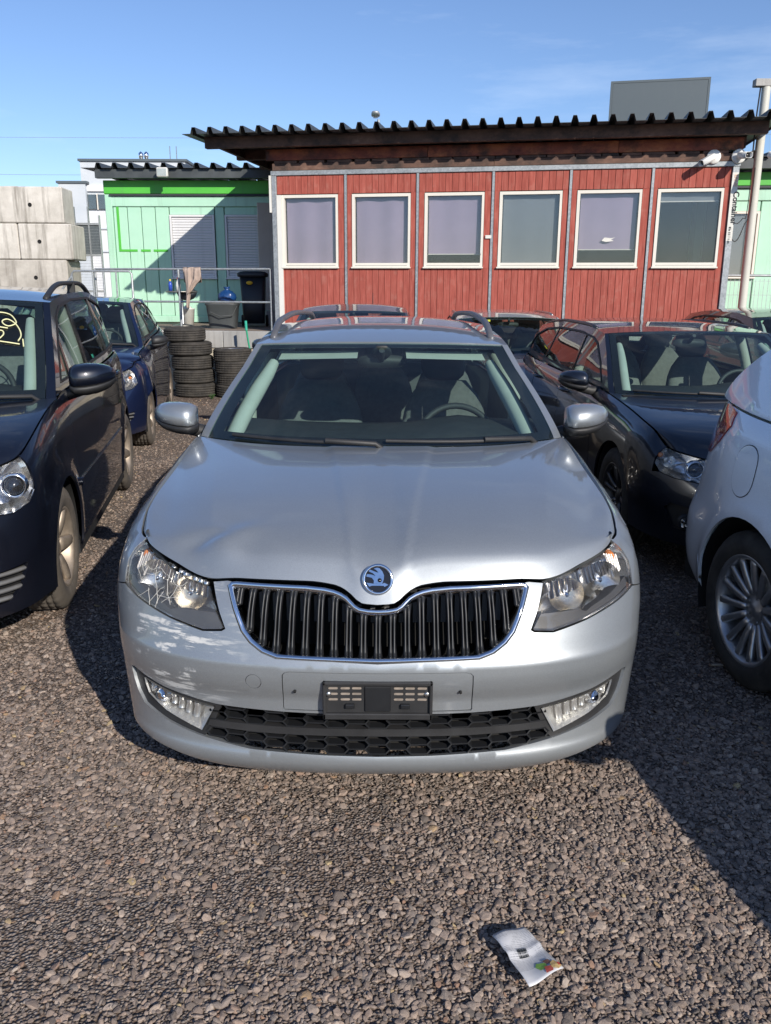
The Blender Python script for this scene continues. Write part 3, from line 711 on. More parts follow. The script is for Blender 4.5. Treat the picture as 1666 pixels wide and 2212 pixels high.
    for side in (1, -1):
        wheel(root, side, fw, r, w, c['rimr'], c['rim'], xo, c['rimmat'], c.get('steer', 0), c.get('tyremat', 'dusty tyre rubber')); wheel(root, side, rw, r, w, c['rimr'], c['rim'], xo, c['rimmat'], 0, c.get('tyremat', 'dusty tyre rubber'))
    # floor pan, firewall and inner lining so that no light comes through the shell
    y_c = c['cowl'][0]; zc = c['cowl'][1]; xi = c['track'] - .16
    m = MB(); m.box((0, (fw + rw) / 2 + .1, .26), (xi * 2, b.y1 - .5, .10)); m.box((0, y_c + .10, .60), (xi * 2 + .05, .04, .66)); m.box((0, .45 * y_c + .12, .42), (xi * 1.5, y_c * .8, .28)); m.build('underbody', MATS['dark cavity'], root)
    fab = c.get('fabric', 'seat fabric'); trim = MATS[c.get('trim', 'pale trim')]
    # dashboard: rises under the windscreen
    m = MB(); xw = b.GS(np.array([[c['aline'][0][0] + .1, zc]]))[0][0] - .05
    secs = []
    for k in range(13):
        x = -xw + 2 * xw * k / 12; u = abs(k / 6 - 1); bulge = .035 * math.exp(-((x - c.get('drv', .36)) / .17) ** 2); y0 = y_c + .10 + .2 * u ** 2.5; zt = zc + .015 + bulge
        secs.append([(x, y0, zc - .03), (x, y0 + .10, zt - .01), (x, y0 + .38, zt), (x, y0 + .52, zt - .01), (x, y0 + .57, zt - .07), (x, y0 + .52, zc - .25), (x, y0, zc - .3)])
    m.loft(secs); m.build('dashboard', MATS['dash plastic'], root)
    drv = c.get('drv', .36); ysq = c.get('seaty', y_c + 1.15); zsq = c.get('seatz', .36)
    seat(root, .36, ysq, zsq, fab); seat(root, -.36, ysq, zsq, fab)
    for x in (-.42, 0, .42): seat(root, x, ysq + .92, zsq + .02, fab, True, .44)
    steering(root, drv, ysq - .42, zsq + .42 + c.get('stz', .12))
    # headliner, pillar trims
    m = MB(); ks2 = np.linspace(-.93, .93, 9); ysr = np.linspace(c['wsc'][-1][0] + .10, c['rgc'][0][0] - .02, 9); V = []
    for y in ysr:
        for k in ks2: p = b.roof(np.array([[k * .6, y]]))[0]; V.append((p[0], p[1], p[2] - .035 - .03 * abs(k) ** 3))
    F = [(i * 9 + j, i * 9 + j + 1, (i + 1) * 9 + j + 1, (i + 1) * 9 + j) for i in range(8) for j in range(8)]; m.add(V, F, True); m.build('headliner', trim, root)
    for side in (1, -1):
        m = MB(); P = b.ws(np.stack([np.full(14, side * .7 * .90), np.linspace(.03, .69, 14)], 1)); m.tube([(p[0] - side * .05, p[1] + .06, p[2] - .04) for p in P], [.038] * 9 + [.037, .035, .033, .030, .026], 10); m.build('pillar_trim', trim, root)
        yb = [p[1] for p in panes if p[1] > c['aline'][-1][0] + .15][0]; m = MB(); z0, z1 = float(hl(yb)), float(b.fzr(yb)) - .03; P = b.GS(np.array([[yb, z] for z in np.linspace(z0 - .2, z1, 8)])); m.tube([(side * (p[0] - .05), p[1] + .02, p[2]) for p in P], .04, 8); m.build('pillar_trim', trim, root)
        dy = np.linspace(c['aline'][0][0] + .1, c['rw'] - .1, 10); V = []
        for y in dy:
            p = b.S(np.array([[A(y), float(hl(y))]]))[0]; V += [(side * (p[0] - .075), y, p[2] - .01), (side * (p[0] - .10), y, .30)]
        m = MB(); m.add(V, [(2 * i, 2 * i + 1, 2 * i + 3, 2 * i + 2) for i in range(9)], True); m.build('door_lining', MATS['dash plastic'], root)
    # inside mirror
    p = b.ws(np.array([[0, .72]]))[0]; m = MB(); m.loft([sup(0, p[2] - .06, p[1] + .10 + q, .24, .065, 20, 3, 'Y') for q in (0, .03)]); m.tube([(0, p[1] + .02, p[2] + .0), (0, p[1] + .10, p[2] - .05)], .014, 8); m.build('rear_view_mirror', MATS['dash plastic'], root)
    if c.get('visors'):
        for sx in (-1, 1):
            P = b.ws(np.array([[sx * .13, .70], [sx * .55, .70], [sx * .55, .775], [sx * .13, .775]])); m = MB(); m.loft([[tuple(p + [0, .05 + q, -.03]) for p in P] for q in (0, .02)], smooth=False); m.build('sun_visor', trim, root)
    # wipers
    for x0, x1 in c.get('wipers', ((-.62, -.05), (.05, .66))):
        k0, k1 = x0 / .75, x1 / .75; P = b.ws(np.stack([np.linspace(k0, k1, 10) * .7, np.linspace(.035, .012, 10) * .8], 1)); m = MB(); m.tube([(p[0], p[1] - .012, p[2] + .012) for p in P], .008, 6)
        q0 = P[6]; q1 = P[9]; m.tube([(q0[0], q0[1] - .02, q0[2] + .02), (q1[0], q1[1] - .03, q1[2] + .015), (q1[0] + .05, q1[1] + .01, q1[2] - .03)], .012, 6); m.build('wiper', MATS['black plastic'], root)
    # roof rails
    if 'rails' in c:
        (ya, yb2, xk, hgt, rmat) = c['rails']
        for side in (1, -1):
            m = MB(); pts = []; n = 26
            for i in range(n + 1):
                u = i / n; y = ya + (yb2 - ya) * u; base = b.roof(np.array([[xk * .6, y]]))[0]; lift = hgt * min(1, math.sin(min(1, min(u, 1 - u) / c.get('railramp', .14)) * math.pi / 2)); pts.append((side * base[0], y, base[2] + lift - .004))
            secs = [sup(p[0], p[2], p[1], .034, .030, 10, 2.6, 'Y') for p in pts]; m.loft(secs)
            for u in ([.5] if c.get('railmid') else []):
                q = pts[int(n * u)]; m.bar((q[0], q[1], q[2]), (q[0], q[1], q[2] - hgt), .03, .05)
            m.build('roof_rail', MATS[rmat], root)
    # door mirrors
    if 'mir' in c:
        for side in (1, -1): mirror_part(root, b, side, (side * c['mir'][0], c['mir'][1], c['mir'][2]), c.get('mircap', col), c.get('mirsize', (.22, .15, .13)))
    return root, b
# ---------------------------------------------------------------- the silver estate car in front
paint('silver paint', (.335, .36, .38), .64, .41, .06, (.40, .37, .33)); paint('silver paint scraped', (.335, .36, .38), .64, .41, .06, (.40, .37, .33), scuff=(-.66, .12, .57, .30))
paint('silver paint dented', (.335, .36, .38), .64, .41, .06, (.40, .37, .33), scuff=(-.47, .19, .775, .085))
def silver_car():
    gc = pch([(0, 0), (.02, .15), (.05, .33), (.10, .47), (.2, .62), (.4, .80), (.7, .935), (1, 1)])
    def fx(P, ss, t):
        x, y = P[:, 0], P[:, 1]; k = np.abs(ss)
        # raised centre panel with crisp shoulders, and outer fold towards the wings
        w = .070 + .125 * t; P[:, 2] += .007 * (1 - smooth((np.abs(x) - w) / .030)) * smooth(t * 9) * (1 - .3 * t)
        f = .55 + .33 * t; P[:, 2] += .022 * np.maximum(0, k - f) * smooth(t * 4) * -4.0 * (1 - t) ** .6 * (1 - smooth((k - f - .2) / .2))
        # crumpled front corner over the broken lamp
        d = np.exp(-(((x + .50) / .12) ** 2 + ((y - .235) / .085) ** 2)); d2 = np.exp(-(((x + .43) / .055) ** 2 + ((y - .27) / .045) ** 2)); d3 = np.exp(-(((x + .55) / .07) ** 2 + ((y - .27) / .03) ** 2)); e = smooth(t * 22)
        P[:, 2] += e * (.013 * d * np.sin(x * 31 + y * 18) + .015 * d2 - .016 * d3) - .006 * d * (1 - e)
        return P
    cfg = dict(name='silver_estate_car', loc=(-.021, 2.238, 0), label='silver estate car facing the camera with a scraped bumper corner and cracked headlamp', paint='silver paint',
        plan=[(0, 0), (.15, .003), (.30, .014), (.45, .037), (.58, .075), (.69, .13), (.77, .195), (.835, .28), (.877, .38), (.897, .49), (.905, .62), (.907, .8), (.907, 1.1), (.907, 1.6), (.907, 2.2), (.905, 3.0), (.895, 3.6), (.87, 4.05), (.80, 4.4), (.65, 4.58), (.35, 4.65), (0, 4.66)],
        pf=[(.16, .045), (.19, .014), (.212, .003), (.224, 0.0), (.232, .004), (.245, .010), (.27, .015), (.31, .02), (.42, .018), (.46, .006), (.50, .0), (.536, .001), (.544, .003), (.552, .007), (.60, .026), (.64, .042), (.68, .057), (.72, .080), (.76, .107), (.80, .14), (.86, .20), (.95, .30)],
        ps=[(.16, .05), (.22, .025), (.35, .010), (.5, 0), (.6, 0.0), (.7, .008), (.76, .02), (.80, .036), (.83, .058), (.86, .10), (.88, .16), (.9, .25)],
        pr=[(.16, .06), (.3, .0), (.5, 0), (.7, .04), (.95, .10), (1.1, .14)],
        hl=[(.3, .812), (.42, .838), (.55, .875), (.7, .905), (1.07, .952), (1.39, .985), (2.0, 1.0), (3, 1.02), (4.2, 1.05), (4.66, 1.05)],
        hf=[(0, .703), (.045, .706), (.065, .716), (.092, .738), (.135, .755), (.223, .763), (.45, .763), (.485, .761), (.542, .757), (.7225, .785), (.8225, .802), (.93, .821), (.975, .829)],
        cowl=(1.146, .985, 1.40), gc=gc, hoodfx=fx, aline=[(1.40, .985), (1.66, 1.155), (1.95, 1.35)], wsc=[(1.13, .985), (1.50, 1.19), (1.90, 1.362)],
        zr=[(1.8, 1.325), (1.95, 1.35), (2.4, 1.395), (2.9, 1.412), (3.5, 1.40), (4.1, 1.36), (4.4, 1.33), (4.7, 1.3)], xr=[(1.3, .625), (1.95, .62), (2.5, .60), (3.2, .585), (4.2, .55), (4.6, .54)], cr=[(1.8, .018), (2.2, .034), (2.8, .042), (4.2, .04)],
        dline=[(4.25, 1.345), (4.45, 1.2), (4.58, 1.05)], rgc=[(4.30, 1.38), (4.50, 1.22), (4.62, 1.05)],
        win=[[(1.60, 1.02), (1.75, 1.125), (2.0, 1.275), (2.15, 1.325), (2.5, 1.358), (3.2, 1.365), (3.8, 1.335), (4.15, 1.27), (4.3, 1.13), (4.28, 1.08), (3.6, 1.05), (2.5, 1.03)]], panes=[(1.5, 2.40), (2.46, 3.36), (3.42, 4.4)],
        doors=(1.42, 2.45, 3.40), fw=.885, rw=3.571, wrad=.316, arch=.355, track=.885, rimr=.205, rim='seven', rimmat='alloy', tyrew=.205, seam=(.672, .60), lampcorner=(.941, .694), lampedge=[(.968, .765)],
        tailz=.62, rails=(2.08, 4.0, .90, .055, 'rail grey'), drv=.36, seaty=2.15, wipers=((-.60, -.02), (.02, .60)), wsi=(.085, .875, .05, .95), wsk=.95)
    cfg['hoodmat'] = 'silver paint dented'; cfg['visors'] = True; cfg['hoodstep'] = .017
    root, b = make_car(cfg); PM = MATS['silver paint scraped']
    mir = lambda P: [(-a, z) for a, z in P[::-1] if a > 1e-6]
    def sym(half): return list(half) + mir(half)          # half runs from centre line to centre line on the right
    A = b.a
    arc_pts = [(float(A(y)), z) for y, z in arc(.885, .316, .355, 195, 126.8, 14)]
    chrome_out = [(0, .552), (.133, .555), (.30, .558), (.345, .572), (.385, .597), (.415, .627), (.480, .746), (.470, .757), (.45, .759), (.223, .757), (.165, .753), (.135, .748), (.112, .741), (.092, .731), (.068, .710), (.055, .703), (.03, .699), (0, .698)]
    bump_half = [(0, .166), (.20, .167), (.40, .170), (.48, .173), (.68, .205), (.85, .222), (1.0, .226)] + arc_pts + [(.938, .690), (.84, .668), (.675, .637), (.545, .617), (.480, .623), (.468, .630), (.536, .752), (.486, .758)] + [(a + (.003 if i < 7 else 0), z + (.0 if i > 6 else 0)) for i, (a, z) in enumerate(chrome_out[:8])][::-1]
    bump_half[-1] = (0, .550)
    low = [(0, .379), (.29, .382), (.50, .388), (.70, .411), (.85, .437), (.880, .430), (.868, .385), (.850, .352), (.812, .318), (.70, .294), (.57, .274), (.393, .252), (.163, .245), (0, .243)]
    plate = [(0, .5235), (.26, .5235), (.276, .520), (.284, .512), (.287, .395), (.284, .3885), (0, .3875)]
    cap = [(-.372 + .0245 * math.cos(2 * math.pi * i / 24), .484 + .0245 * math.sin(2 * math.pi * i / 24)) for i in range(24)]
    bp = panel('front_bumper', b.S, sym(bump_half), PM, root, holes=[sym(low), sym(plate), cap], step=.022, rim=.022, out=(0, -1, 0))
    panel('plate_panel', b.S, inset(sym(plate), .0022), PM, bp, step=.03, rim=.006, out=(0, -1, 0), off=-.003)
    panel('towing_eye_cover', b.S, inset(cap, .0016), PM, bp, step=.012, rim=.006, out=(0, -1, 0), off=-.0005)
    for sx in (-1, 1):
        q = b.s1(sx * .247, .458); m = MB(); m.lathe([(.0005, -.006), (.0045, -.0055), (.0045, .004)], 12, 'Y', tuple(q)); m.build('screw_hole', MATS['dark cavity'], bp)
    # ---- radiator grille
    def off_loop(loop, ins, off):
        L = inset(loop, ins) if ins else np.array(loop); e = 1e-3; du = b.S(L + [e, 0]) - b.S(L - [e, 0]); dv = b.S(L + [0, e]) - b.S(L - [0, e]); n = np.cross(du, dv); n /= np.linalg.norm(n, axis=1, keepdims=True); n *= np.where(n[:, 1:2] > 0, -1, 1); return b.S(L) + n * off
    ring = np.array(sym(chrome_out)); ring = dens(ring, .02)
    m = MB(); Ls = [off_loop(ring, i, o) for i, o in ((0, -.012), (.0005, .003), (.003, .007), (.007, .008), (.012, .004), (.0165, -.004), (.018, -.03))]
    m.loft([[tuple(p) for p in L] for L in Ls], cap=False); gr = m.build('radiator_grille', MATS['chrome'], root)
    inner = inset(ring, .0165)
    def zr_at(a):
        z = np.linspace(.5, .8, 600); k = inside(np.stack([np.full(600, a), z], 1), inner); return (z[k].min(), z[k].max()) if k.any() else None
    for k in range(-10, 11):
        a = k * .0436; zz = zr_at(a)
        if not zz: continue
        m = MB(); z = np.linspace(zz[0] - .004, zz[1] + .004, 9)
        for da in (-.0055, .0055):
            secs = []
            for q in z:
                P = b.s1(a + da, q); w = .0042; sw = .004 * (1 - min(1, (q - zz[0]) / .03)) + .004 * (1 - min(1, (zz[1] - q) / .03))
                secs.append([(P[0] - w - sw, P[1] + .012, q), (P[0] - w * .4, P[1] + .004, q), (P[0] + w * .4, P[1] + .004, q), (P[0] + w + sw, P[1] + .012, q), (P[0] + w * .9, P[1] + .055, q), (P[0] - w * .9, P[1] + .055, q)])
            m.loft(secs)
        m.build('slat', MATS['slat black'], gr)
    for k in range(-9, 9):
        a = (k + .5) * .0436; zz = zr_at(a)
        if not zz or zz[1] < .66: continue
        P = b.s1(a, .68); m = MB(); m.box((P[0] + .006, P[1] + .075, (zz[1] + .632) / 2), (.016, .006, zz[1] - .632)); m.build('grille_shutter', MATS['grey plastic'], gr)
    panel('grille_backing', lambda u: b.S(u) + [0, .11, 0], inset(ring, .004), MATS['dark cavity'], gr, step=.06, rim=0, out=(0, -1, 0))
    # ---- badge: round, chrome ring, dark field, winged arrow
    t0 = .0; hp = b.hood(np.stack([np.zeros(400), np.linspace(0, .3, 400)], 1)); i = int(np.argmin(abs(hp[:, 2] - .777))); c = Vector(hp[i]); tv = Vector(hp[i + 6] - hp[i - 6]).normalized(); nv = Vector((1, 0, 0)).cross(tv).normalized()
    if nv.y > 0: nv = -nv
    nv = (nv + Vector((0, -.45, 0))).normalized(); up = Vector((1, 0, 0)).cross(nv); up = -up if up.z < 0 else up
    M = Matrix((Vector((1, 0, 0)), up, nv)).transposed(); R = .0475
    def put(m): m.v = [tuple(M @ Vector(v) + c + nv * .006) for v in m.v]; return m
    em = put(MB().lathe([(R * .76, .004), (R * .80, .009), (R * .88, .011), (R * .97, .008), (R, .0), (R * 1.01, -.02)], 48)).build('badge', MATS['chrome'], root)
    put(MB().lathe([(.0002, .0035), (R * .4, .0035), (R * .79, .0035)], 40, smooth=False)).build('badge_field', MATS['glossy black'], em)
    Z = lambda p: ((p[0] - 797) / 200 * R * 1.02, (400 - p[1]) / 200 * R * 1.02)
    wing = [(745, 450), (748, 415), (722, 380), (655, 365), (663, 335), (715, 340), (770, 358), (735, 325), (680, 300), (700, 280), (760, 305), (805, 318), (775, 285), (745, 268), (775, 258), (815, 262), (850, 300), (872, 350), (868, 400), (850, 452)]
    arrow = [(655, 440), (690, 488), (725, 476), (870, 478), (875, 492), (928, 465), (870, 440), (860, 452), (740, 452)]
    for poly in (wing, arrow):
        P = [Z(p) for p in poly]; n = len(P); m = MB()
        tri = delaunay_2d_cdt([Vector(p) for p in P], [(i, (i + 1) % n) for i in range(n)], [], 1, 1e-9)
        m.add([(v.x, v.y, .0075) for v in tri[0]], [tuple(f) for f in tri[2]]); m.add([(x, y, .0075) for x, y in P] + [(x, y, .003) for x, y in P], [(i, (i + 1) % n, n + (i + 1) % n, n + i) for i in range(n)])
        put(m).build('winged_arrow', MATS['badge blue steel'], em)
    m = MB(); ex, ez = Z((818, 410)); m.lathe([(.0002, .0105), (.004, .010), (.0062, .008)], 16, 'Z', (ex, ez, 0)); put(m).build('badge_eye', MATS['glossy black'], em)
    # ---- lower grille and fog lamps
    sl_ = sym(low)
    lg = panel('lower_grille', lambda u: b.S(u) + [0, .055, 0], sl_, MATS['dark cavity'], root, step=.06, rim=0, out=(0, -1, 0))
    def hexmesh(z0, z1, amax, rows=2):
        m = MB(); h = (z1 - z0) / rows; w = .076
        done = set()
        for rI in range(rows + 2):
            for k in range(-9, 10):
                cx = k * .83 * w; cz = z0 + (rI - .5) * h + (h * .5 if k % 2 else 0)
                pts = [(cx - w * .33, cz + h / 2), (cx + w * .33, cz + h / 2), (cx + w * .5, cz), (cx + w * .33, cz - h / 2), (cx - w * .33, cz - h / 2), (cx - w * .5, cz)]
                for i in range(6):
                    p, q = pts[i], pts[(i + 1) % 6]; key = tuple(sorted([(round(p[0], 3), round(p[1], 3)), (round(q[0], 3), round(q[1], 3))]))
                    if key in done: continue
                    done.add(key); mid = ((p[0] + q[0]) / 2, (p[1] + q[1]) / 2)
                    if abs(mid[0]) > amax(mid[1]) or mid[1] > z1 + .002 or mid[1] < z0 - .002: continue
                    if not inside(np.array([mid]), np.array(sl_))[0]: continue
                    a0, a1 = b.s1(*p), b.s1(*q); th = .0022; dx, dz = q[0] - p[0], q[1] - p[1]; L = math.hypot(dx, dz); nx, nz = -dz / L * th, dx / L * th
                    V = [(a0[0] + nx, a0[1] + .008, a0[2] + nz), (a0[0] - nx, a0[1] + .008, a0[2] - nz), (a1[0] - nx, a1[1] + .008, a1[2] - nz), (a1[0] + nx, a1[1] + .008, a1[2] + nz)]
                    V += [(x, y + .035, z) for x, y, z in V]; m.add(V, [(0, 1, 2, 3), (0, 4, 5, 1), (2, 6, 7, 3), (4, 7, 6, 5), (1, 5, 6, 2), (3, 7, 4, 0)])
        return m
    am = lambda z: .50 + (z - .375) * -.55
    hexmesh(.329, .386, am).build('honeycomb', MATS['slat black'], lg); hexmesh(.247, .303, am).build('honeycomb', MATS['slat black'], lg)
    for z0, z1, o in ((.304, .328, -.004),):
        panel('cross_bar', b.S, [(-.54, z0 + .004), (-.3, z0), (.3, z0), (.54, z0 + .004), (.53, z1 + .002), (.3, z1), (-.3, z1), (-.53, z1 + .002)], MATS['black plastic'], lg, step=.03, rim=.03, out=(0, -1, 0), off=o)
    fog = [(.512, .374), (.65, .389), (.80, .411), (.797, .392), (.783, .362), (.70, .325), (.56, .288)]
    rimP = [(.488, .386), (.70, .4105), (.85, .4365), (.879, .4295), (.867, .385), (.849, .3525), (.811, .3185), (.70, .2945), (.57, .2745), (.552, .272), (.53, .296)]
    for side in (1, -1):
        P = np.array(rimP) * [side, 1]; fs = panel('fog_lamp_surround', b.S, P, MATS['black plastic'], root, holes=[np.array(fog) * [side, 1]], step=.02, rim=.03, out=(0, -1, 0), off=-.010)
        h, cen = lamp_box(root, b, 'fog_lamp', fog, .06, 'lamp silver', 'hazy lens', side, -.016, (.6, .6), .02)
        m = MB(); q = (cen[0] + side * .045, cen[1] + .030, cen[2] + .012); m.lathe([(.0005, -.012), (.008, -.010), (.010, .0), (.022, .004), (.024, .014)], 20, 'Y', q); m.build('bulb', MATS['chrome'], h)
        for k in range(7): p0, p1 = b.s1(.575 + .030 * k, .372 + .004 * k), b.s1(.585 + .028 * k, .315 + .009 * k); m = MB(); m.tube([(side * p0[0], p0[1] + .030, p0[2]), (side * (p0[0] + p1[0]) / 2, (p0[1] + p1[1]) / 2 + .042, (p0[2] + p1[2]) / 2), (side * p1[0], p1[1] + .032, p1[2])], .011, 8); m.build('reflector_flute', MATS['lamp silver'], h)
    # ---- headlamps
    head = [(.540, .751), (.7225, .7795), (.8225, .797), (.926, .815), (.968, .822), (.964, .765), (.937, .694), (.84, .6715), (.675, .6405), (.545, .6205), (.483, .627), (.474, .634)]
    for side in (1, -1):
        hd = head if side > 0 else [(.546, .736), (.64, .750), (.7225, .7655), (.8225, .792)] + head[3:]
        h, cen = lamp_box(root, b, 'headlamp', hd, .12, 'bright reflector', 'lamp lens' if side > 0 else 'cracked lens', side, 0, (.84, .80), .02)
        s = side
        c1 = b.s1(.785, .722); reflector(h, (s * c1[0], c1[1] + .045, c1[2]), .066, .075, (s * .10, -1, .06), flutes=0, squash=.95)
        c2 = b.s1(.622, .700); reflector(h, (s * c2[0], c2[1] + .045, c2[2]), .055, .065, (s * .05, -1, .08), flutes=0, mat='warm reflector')
        c3 = b.s1(.918, .764); m = MB()
        for k in range(6): p0, p1 = b.s1(.880 + .0115 * k, .795 - .002 * k), b.s1(.872 + .0095 * k, .720 + .003 * k); m.tube([(s * (p0[0] - .012), p0[1] + .030, p0[2] - .004), (s * (p1[0] - .012), p1[1] + .034, p1[2])], .004, 6)
        m.build('indicator', MATS['clear ribs'], h)
        m = MB(); m.lathe([(.0003, -.02), (.012, -.017), (.017, -.006), (.017, .02)], 14, 'Y', (s * c3[0] - s * .03, c3[1] + .050, c3[2] + .010)); m.build('amber_bulb', MATS['amber plastic'], h)
        # bright ribbed strip above the reflectors, dark bezel below
        for (a0, a1, n) in ((.566, .685, 6), (.725, .845, 7)):
            for k in range(n):
                a = a0 + (a1 - a0) * k / (n - 1); zt = float(np.interp(a, [.55, .7225, .87], [.742, .770, .791])); zb = zt - .055; p0, p1 = b.s1(a, zt), b.s1(a, zb); m = MB(); m.tube([(s * p0[0], p0[1] + .028, p0[2]), (s * (p0[0] + p1[0]) / 2, (p0[1] + p1[1]) / 2 + .05, (p0[2] + p1[2]) / 2), (s * p1[0], p1[1] + .07, p1[2])], .0095, 8); m.build('reflector_rib', MATS['bright reflector'], h)
        P = np.array([(.486, .634), (.545, .6265), (.675, .6465), (.84, .677), (.925, .698), (.932, .726), (.82, .694), (.725, .672), (.69, .66), (.655, .6705), (.515, .672)]) * [s, 1]
        panel('bezel', b.S, P, MATS['bezel dark'], h, step=.02, rim=.05, out=(0, -1, 0), off=-.014)
        if side < 0:
            rnd = random.Random(3)
            for k in range(16):
                a, z = -rnd.uniform(.60, .80), rnd.uniform(.66, .76); an = rnd.uniform(0, 6.28); pts = []
                for j in range(7):
                    if inside(np.array([[a, z]]), np.array(head) * [-1, 1])[0]: pts.append(tuple(b.s1(a, z) + [0, -.002, 0]))
                    an += rnd.uniform(-.5, .5); a += .018 * math.cos(an); z += .018 * math.sin(an)
                if len(pts) > 2: m = MB(); m.tube(pts, .0007, 4); m.build('crack', MATS['white plastic'], h)
    # ---- empty number plate holder
    y0 = b.s1(0, .436)[1] - .006; m = MB(); zc_ = .436; Wd, Hd = .326, .122
    for (x, z, w, h_) in ((0, zc_ + Hd / 2 - .006, Wd, .012), (0, zc_ - Hd / 2 + .010, Wd, .020), (-Wd / 2 + .005, zc_, .010, Hd), (Wd / 2 - .005, zc_, .010, Hd)): m.box((x, y0 - .006, z), (w, .016, h_), .003)
    m.box((0, y0, zc_), (Wd - .004, .006, Hd - .004)); ph = m.build('plate_holder', MATS['black plastic'], root)
    m = MB(); m.box((0, y0 - .006, zc_ + .004), (.078, .006, .082), .003); m.build('holder_centre', MATS['slat black'], ph)
    def slot(x, z, w, h_, mat='dusty slot'):
        k = []; n = 6; r_ = h_ / 2
        for i in range(n + 1): an = -math.pi / 2 + math.pi * i / n; k.append((x + w / 2 - r_ + r_ * math.cos(an), z + r_ * math.sin(an)))
        for i in range(n + 1): an = math.pi / 2 + math.pi * i / n; k.append((x - w / 2 + r_ + r_ * math.cos(an), z + r_ * math.sin(an)))
        m = MB(); m.prism(k, .003, None, (0, y0 - .003, 0)); m.build('slot', MATS[mat], ph)
    for sx in (-1, 1):
        for j, z in enumerate((zc_ + .038, zc_ + .020, zc_ + .002)):
            for i, x in enumerate((.062, .096, .132)): slot(sx * x, z, .028, .0065)
        m = MB(); m.lathe([(.0003, -.005), (.004, -.0045), (.008, -.003), (.0085, .003)], 18, 'Y', (sx * .146, y0 - .005, zc_ + .020)); m.build('screw', MATS['steel'], ph)
        m = MB(); m.box((sx * .082, y0 - .008, zc_ - .018), (.028, .012, .014), .002); m.build('clip', MATS['slat black'], ph)
        slot(sx * .098, zc_ - .049, .016, .008)
    slot(0, zc_ + .034, .058, .018); slot(0, zc_ - .049, .016, .008)
    for sx in (1, -1): mirror_part(root, b, sx, (sx * .925, 1.53, 1.055), 'silver paint', (.20, .13, .15))
    # sensor pod on the windscreen
    p = b.ws(np.array([[0, .745]]))[0]; m = MB(); m.loft([sup(0, p[1] + .012 + .05 * q, p[2] - .02 - .1 * q * .6 + .03, w, .03, 16, 2.5, 'Z') for q, w in ((0, .05), (.3, .09), (.7, .10), (1, .06))]); m.build('sensor_pod', MATS['dash plastic'], root)
    return root, b
simple('bezel dark', (.05, .05, .052), .45, 0, .1, 20); simple('lamp silver', (.72, .72, .70), .34, .85, .06, 20); glass('hazy lens', (.96, .96, .96), .6, .22); simple('warm reflector', (.92, .86, .76), .24, 1.0, .05, 20); simple('clear ribs', (.62, .58, .54), .3, .4, .05, 20); simple('slat black', (.014, .015, .017), .40, 0, .15, 10); simple('badge blue steel', (.50, .56, .63), .14, 1.0, .08, 30); simple('dusty slot', (.24, .20, .165), .9, 0, .25, 60)
silver_root, silver_body = silver_car()
# ---------------------------------------------------------------- the other cars
paint('night blue paint', (.004, .006, .014), .3, .35, .012); paint('royal blue paint', (.007, .015, .055), .4, .35, .02); paint('deep blue black paint', (.006, .009, .018), .35, .35, .012)
paint('white paint', (.88, .885, .89), .0, .4, .02); simple('satin alloy', (.42, .42, .43), .32, .75, .2, 12); paint('pale silver paint', (.42, .43, .44), .7, .34, .08); paint('slate grey paint', (.10, .11, .12), .6, .34, .06); paint('dark green black paint', (.008, .012, .011), .3, .35, .04)
GC = pch([(0, 0), (.04, .22), (.12, .45), (.3, .70), (.6, .90), (1, 1)])
PS = [(.16, .05), (.22, .025), (.35, .010), (.5, 0), (.6, 0.0), (.7, .008), (.76, .02), (.80, .036), (.83, .058), (.86, .10), (.88, .16), (.9, .25)]
PR = [(.16, .06), (.3, .0), (.5, 0), (.7, .04), (.95, .10), (1.15, .15)]
def plan_of(hw, L, nose=1.0):
    P = [(0, 0), (.15, .003), (.30, .014), (.45, .037), (.58, .075), (.69, .13), (.77, .195), (.835, .28), (.877, .38), (.897, .49), (.905, .62), (.907, .8), (.907, 1.1), (.907, 1.6), (.907, 2.2), (.905, L - 1.66), (.895, L - 1.06), (.87, L - .61), (.80, L - .26), (.65, L - .08), (.35, L - .01), (0, L)]
    return [(x * hw / .907, y * (nose if y < .5 else 1.0) if y < 2 else y) for x, y in P]
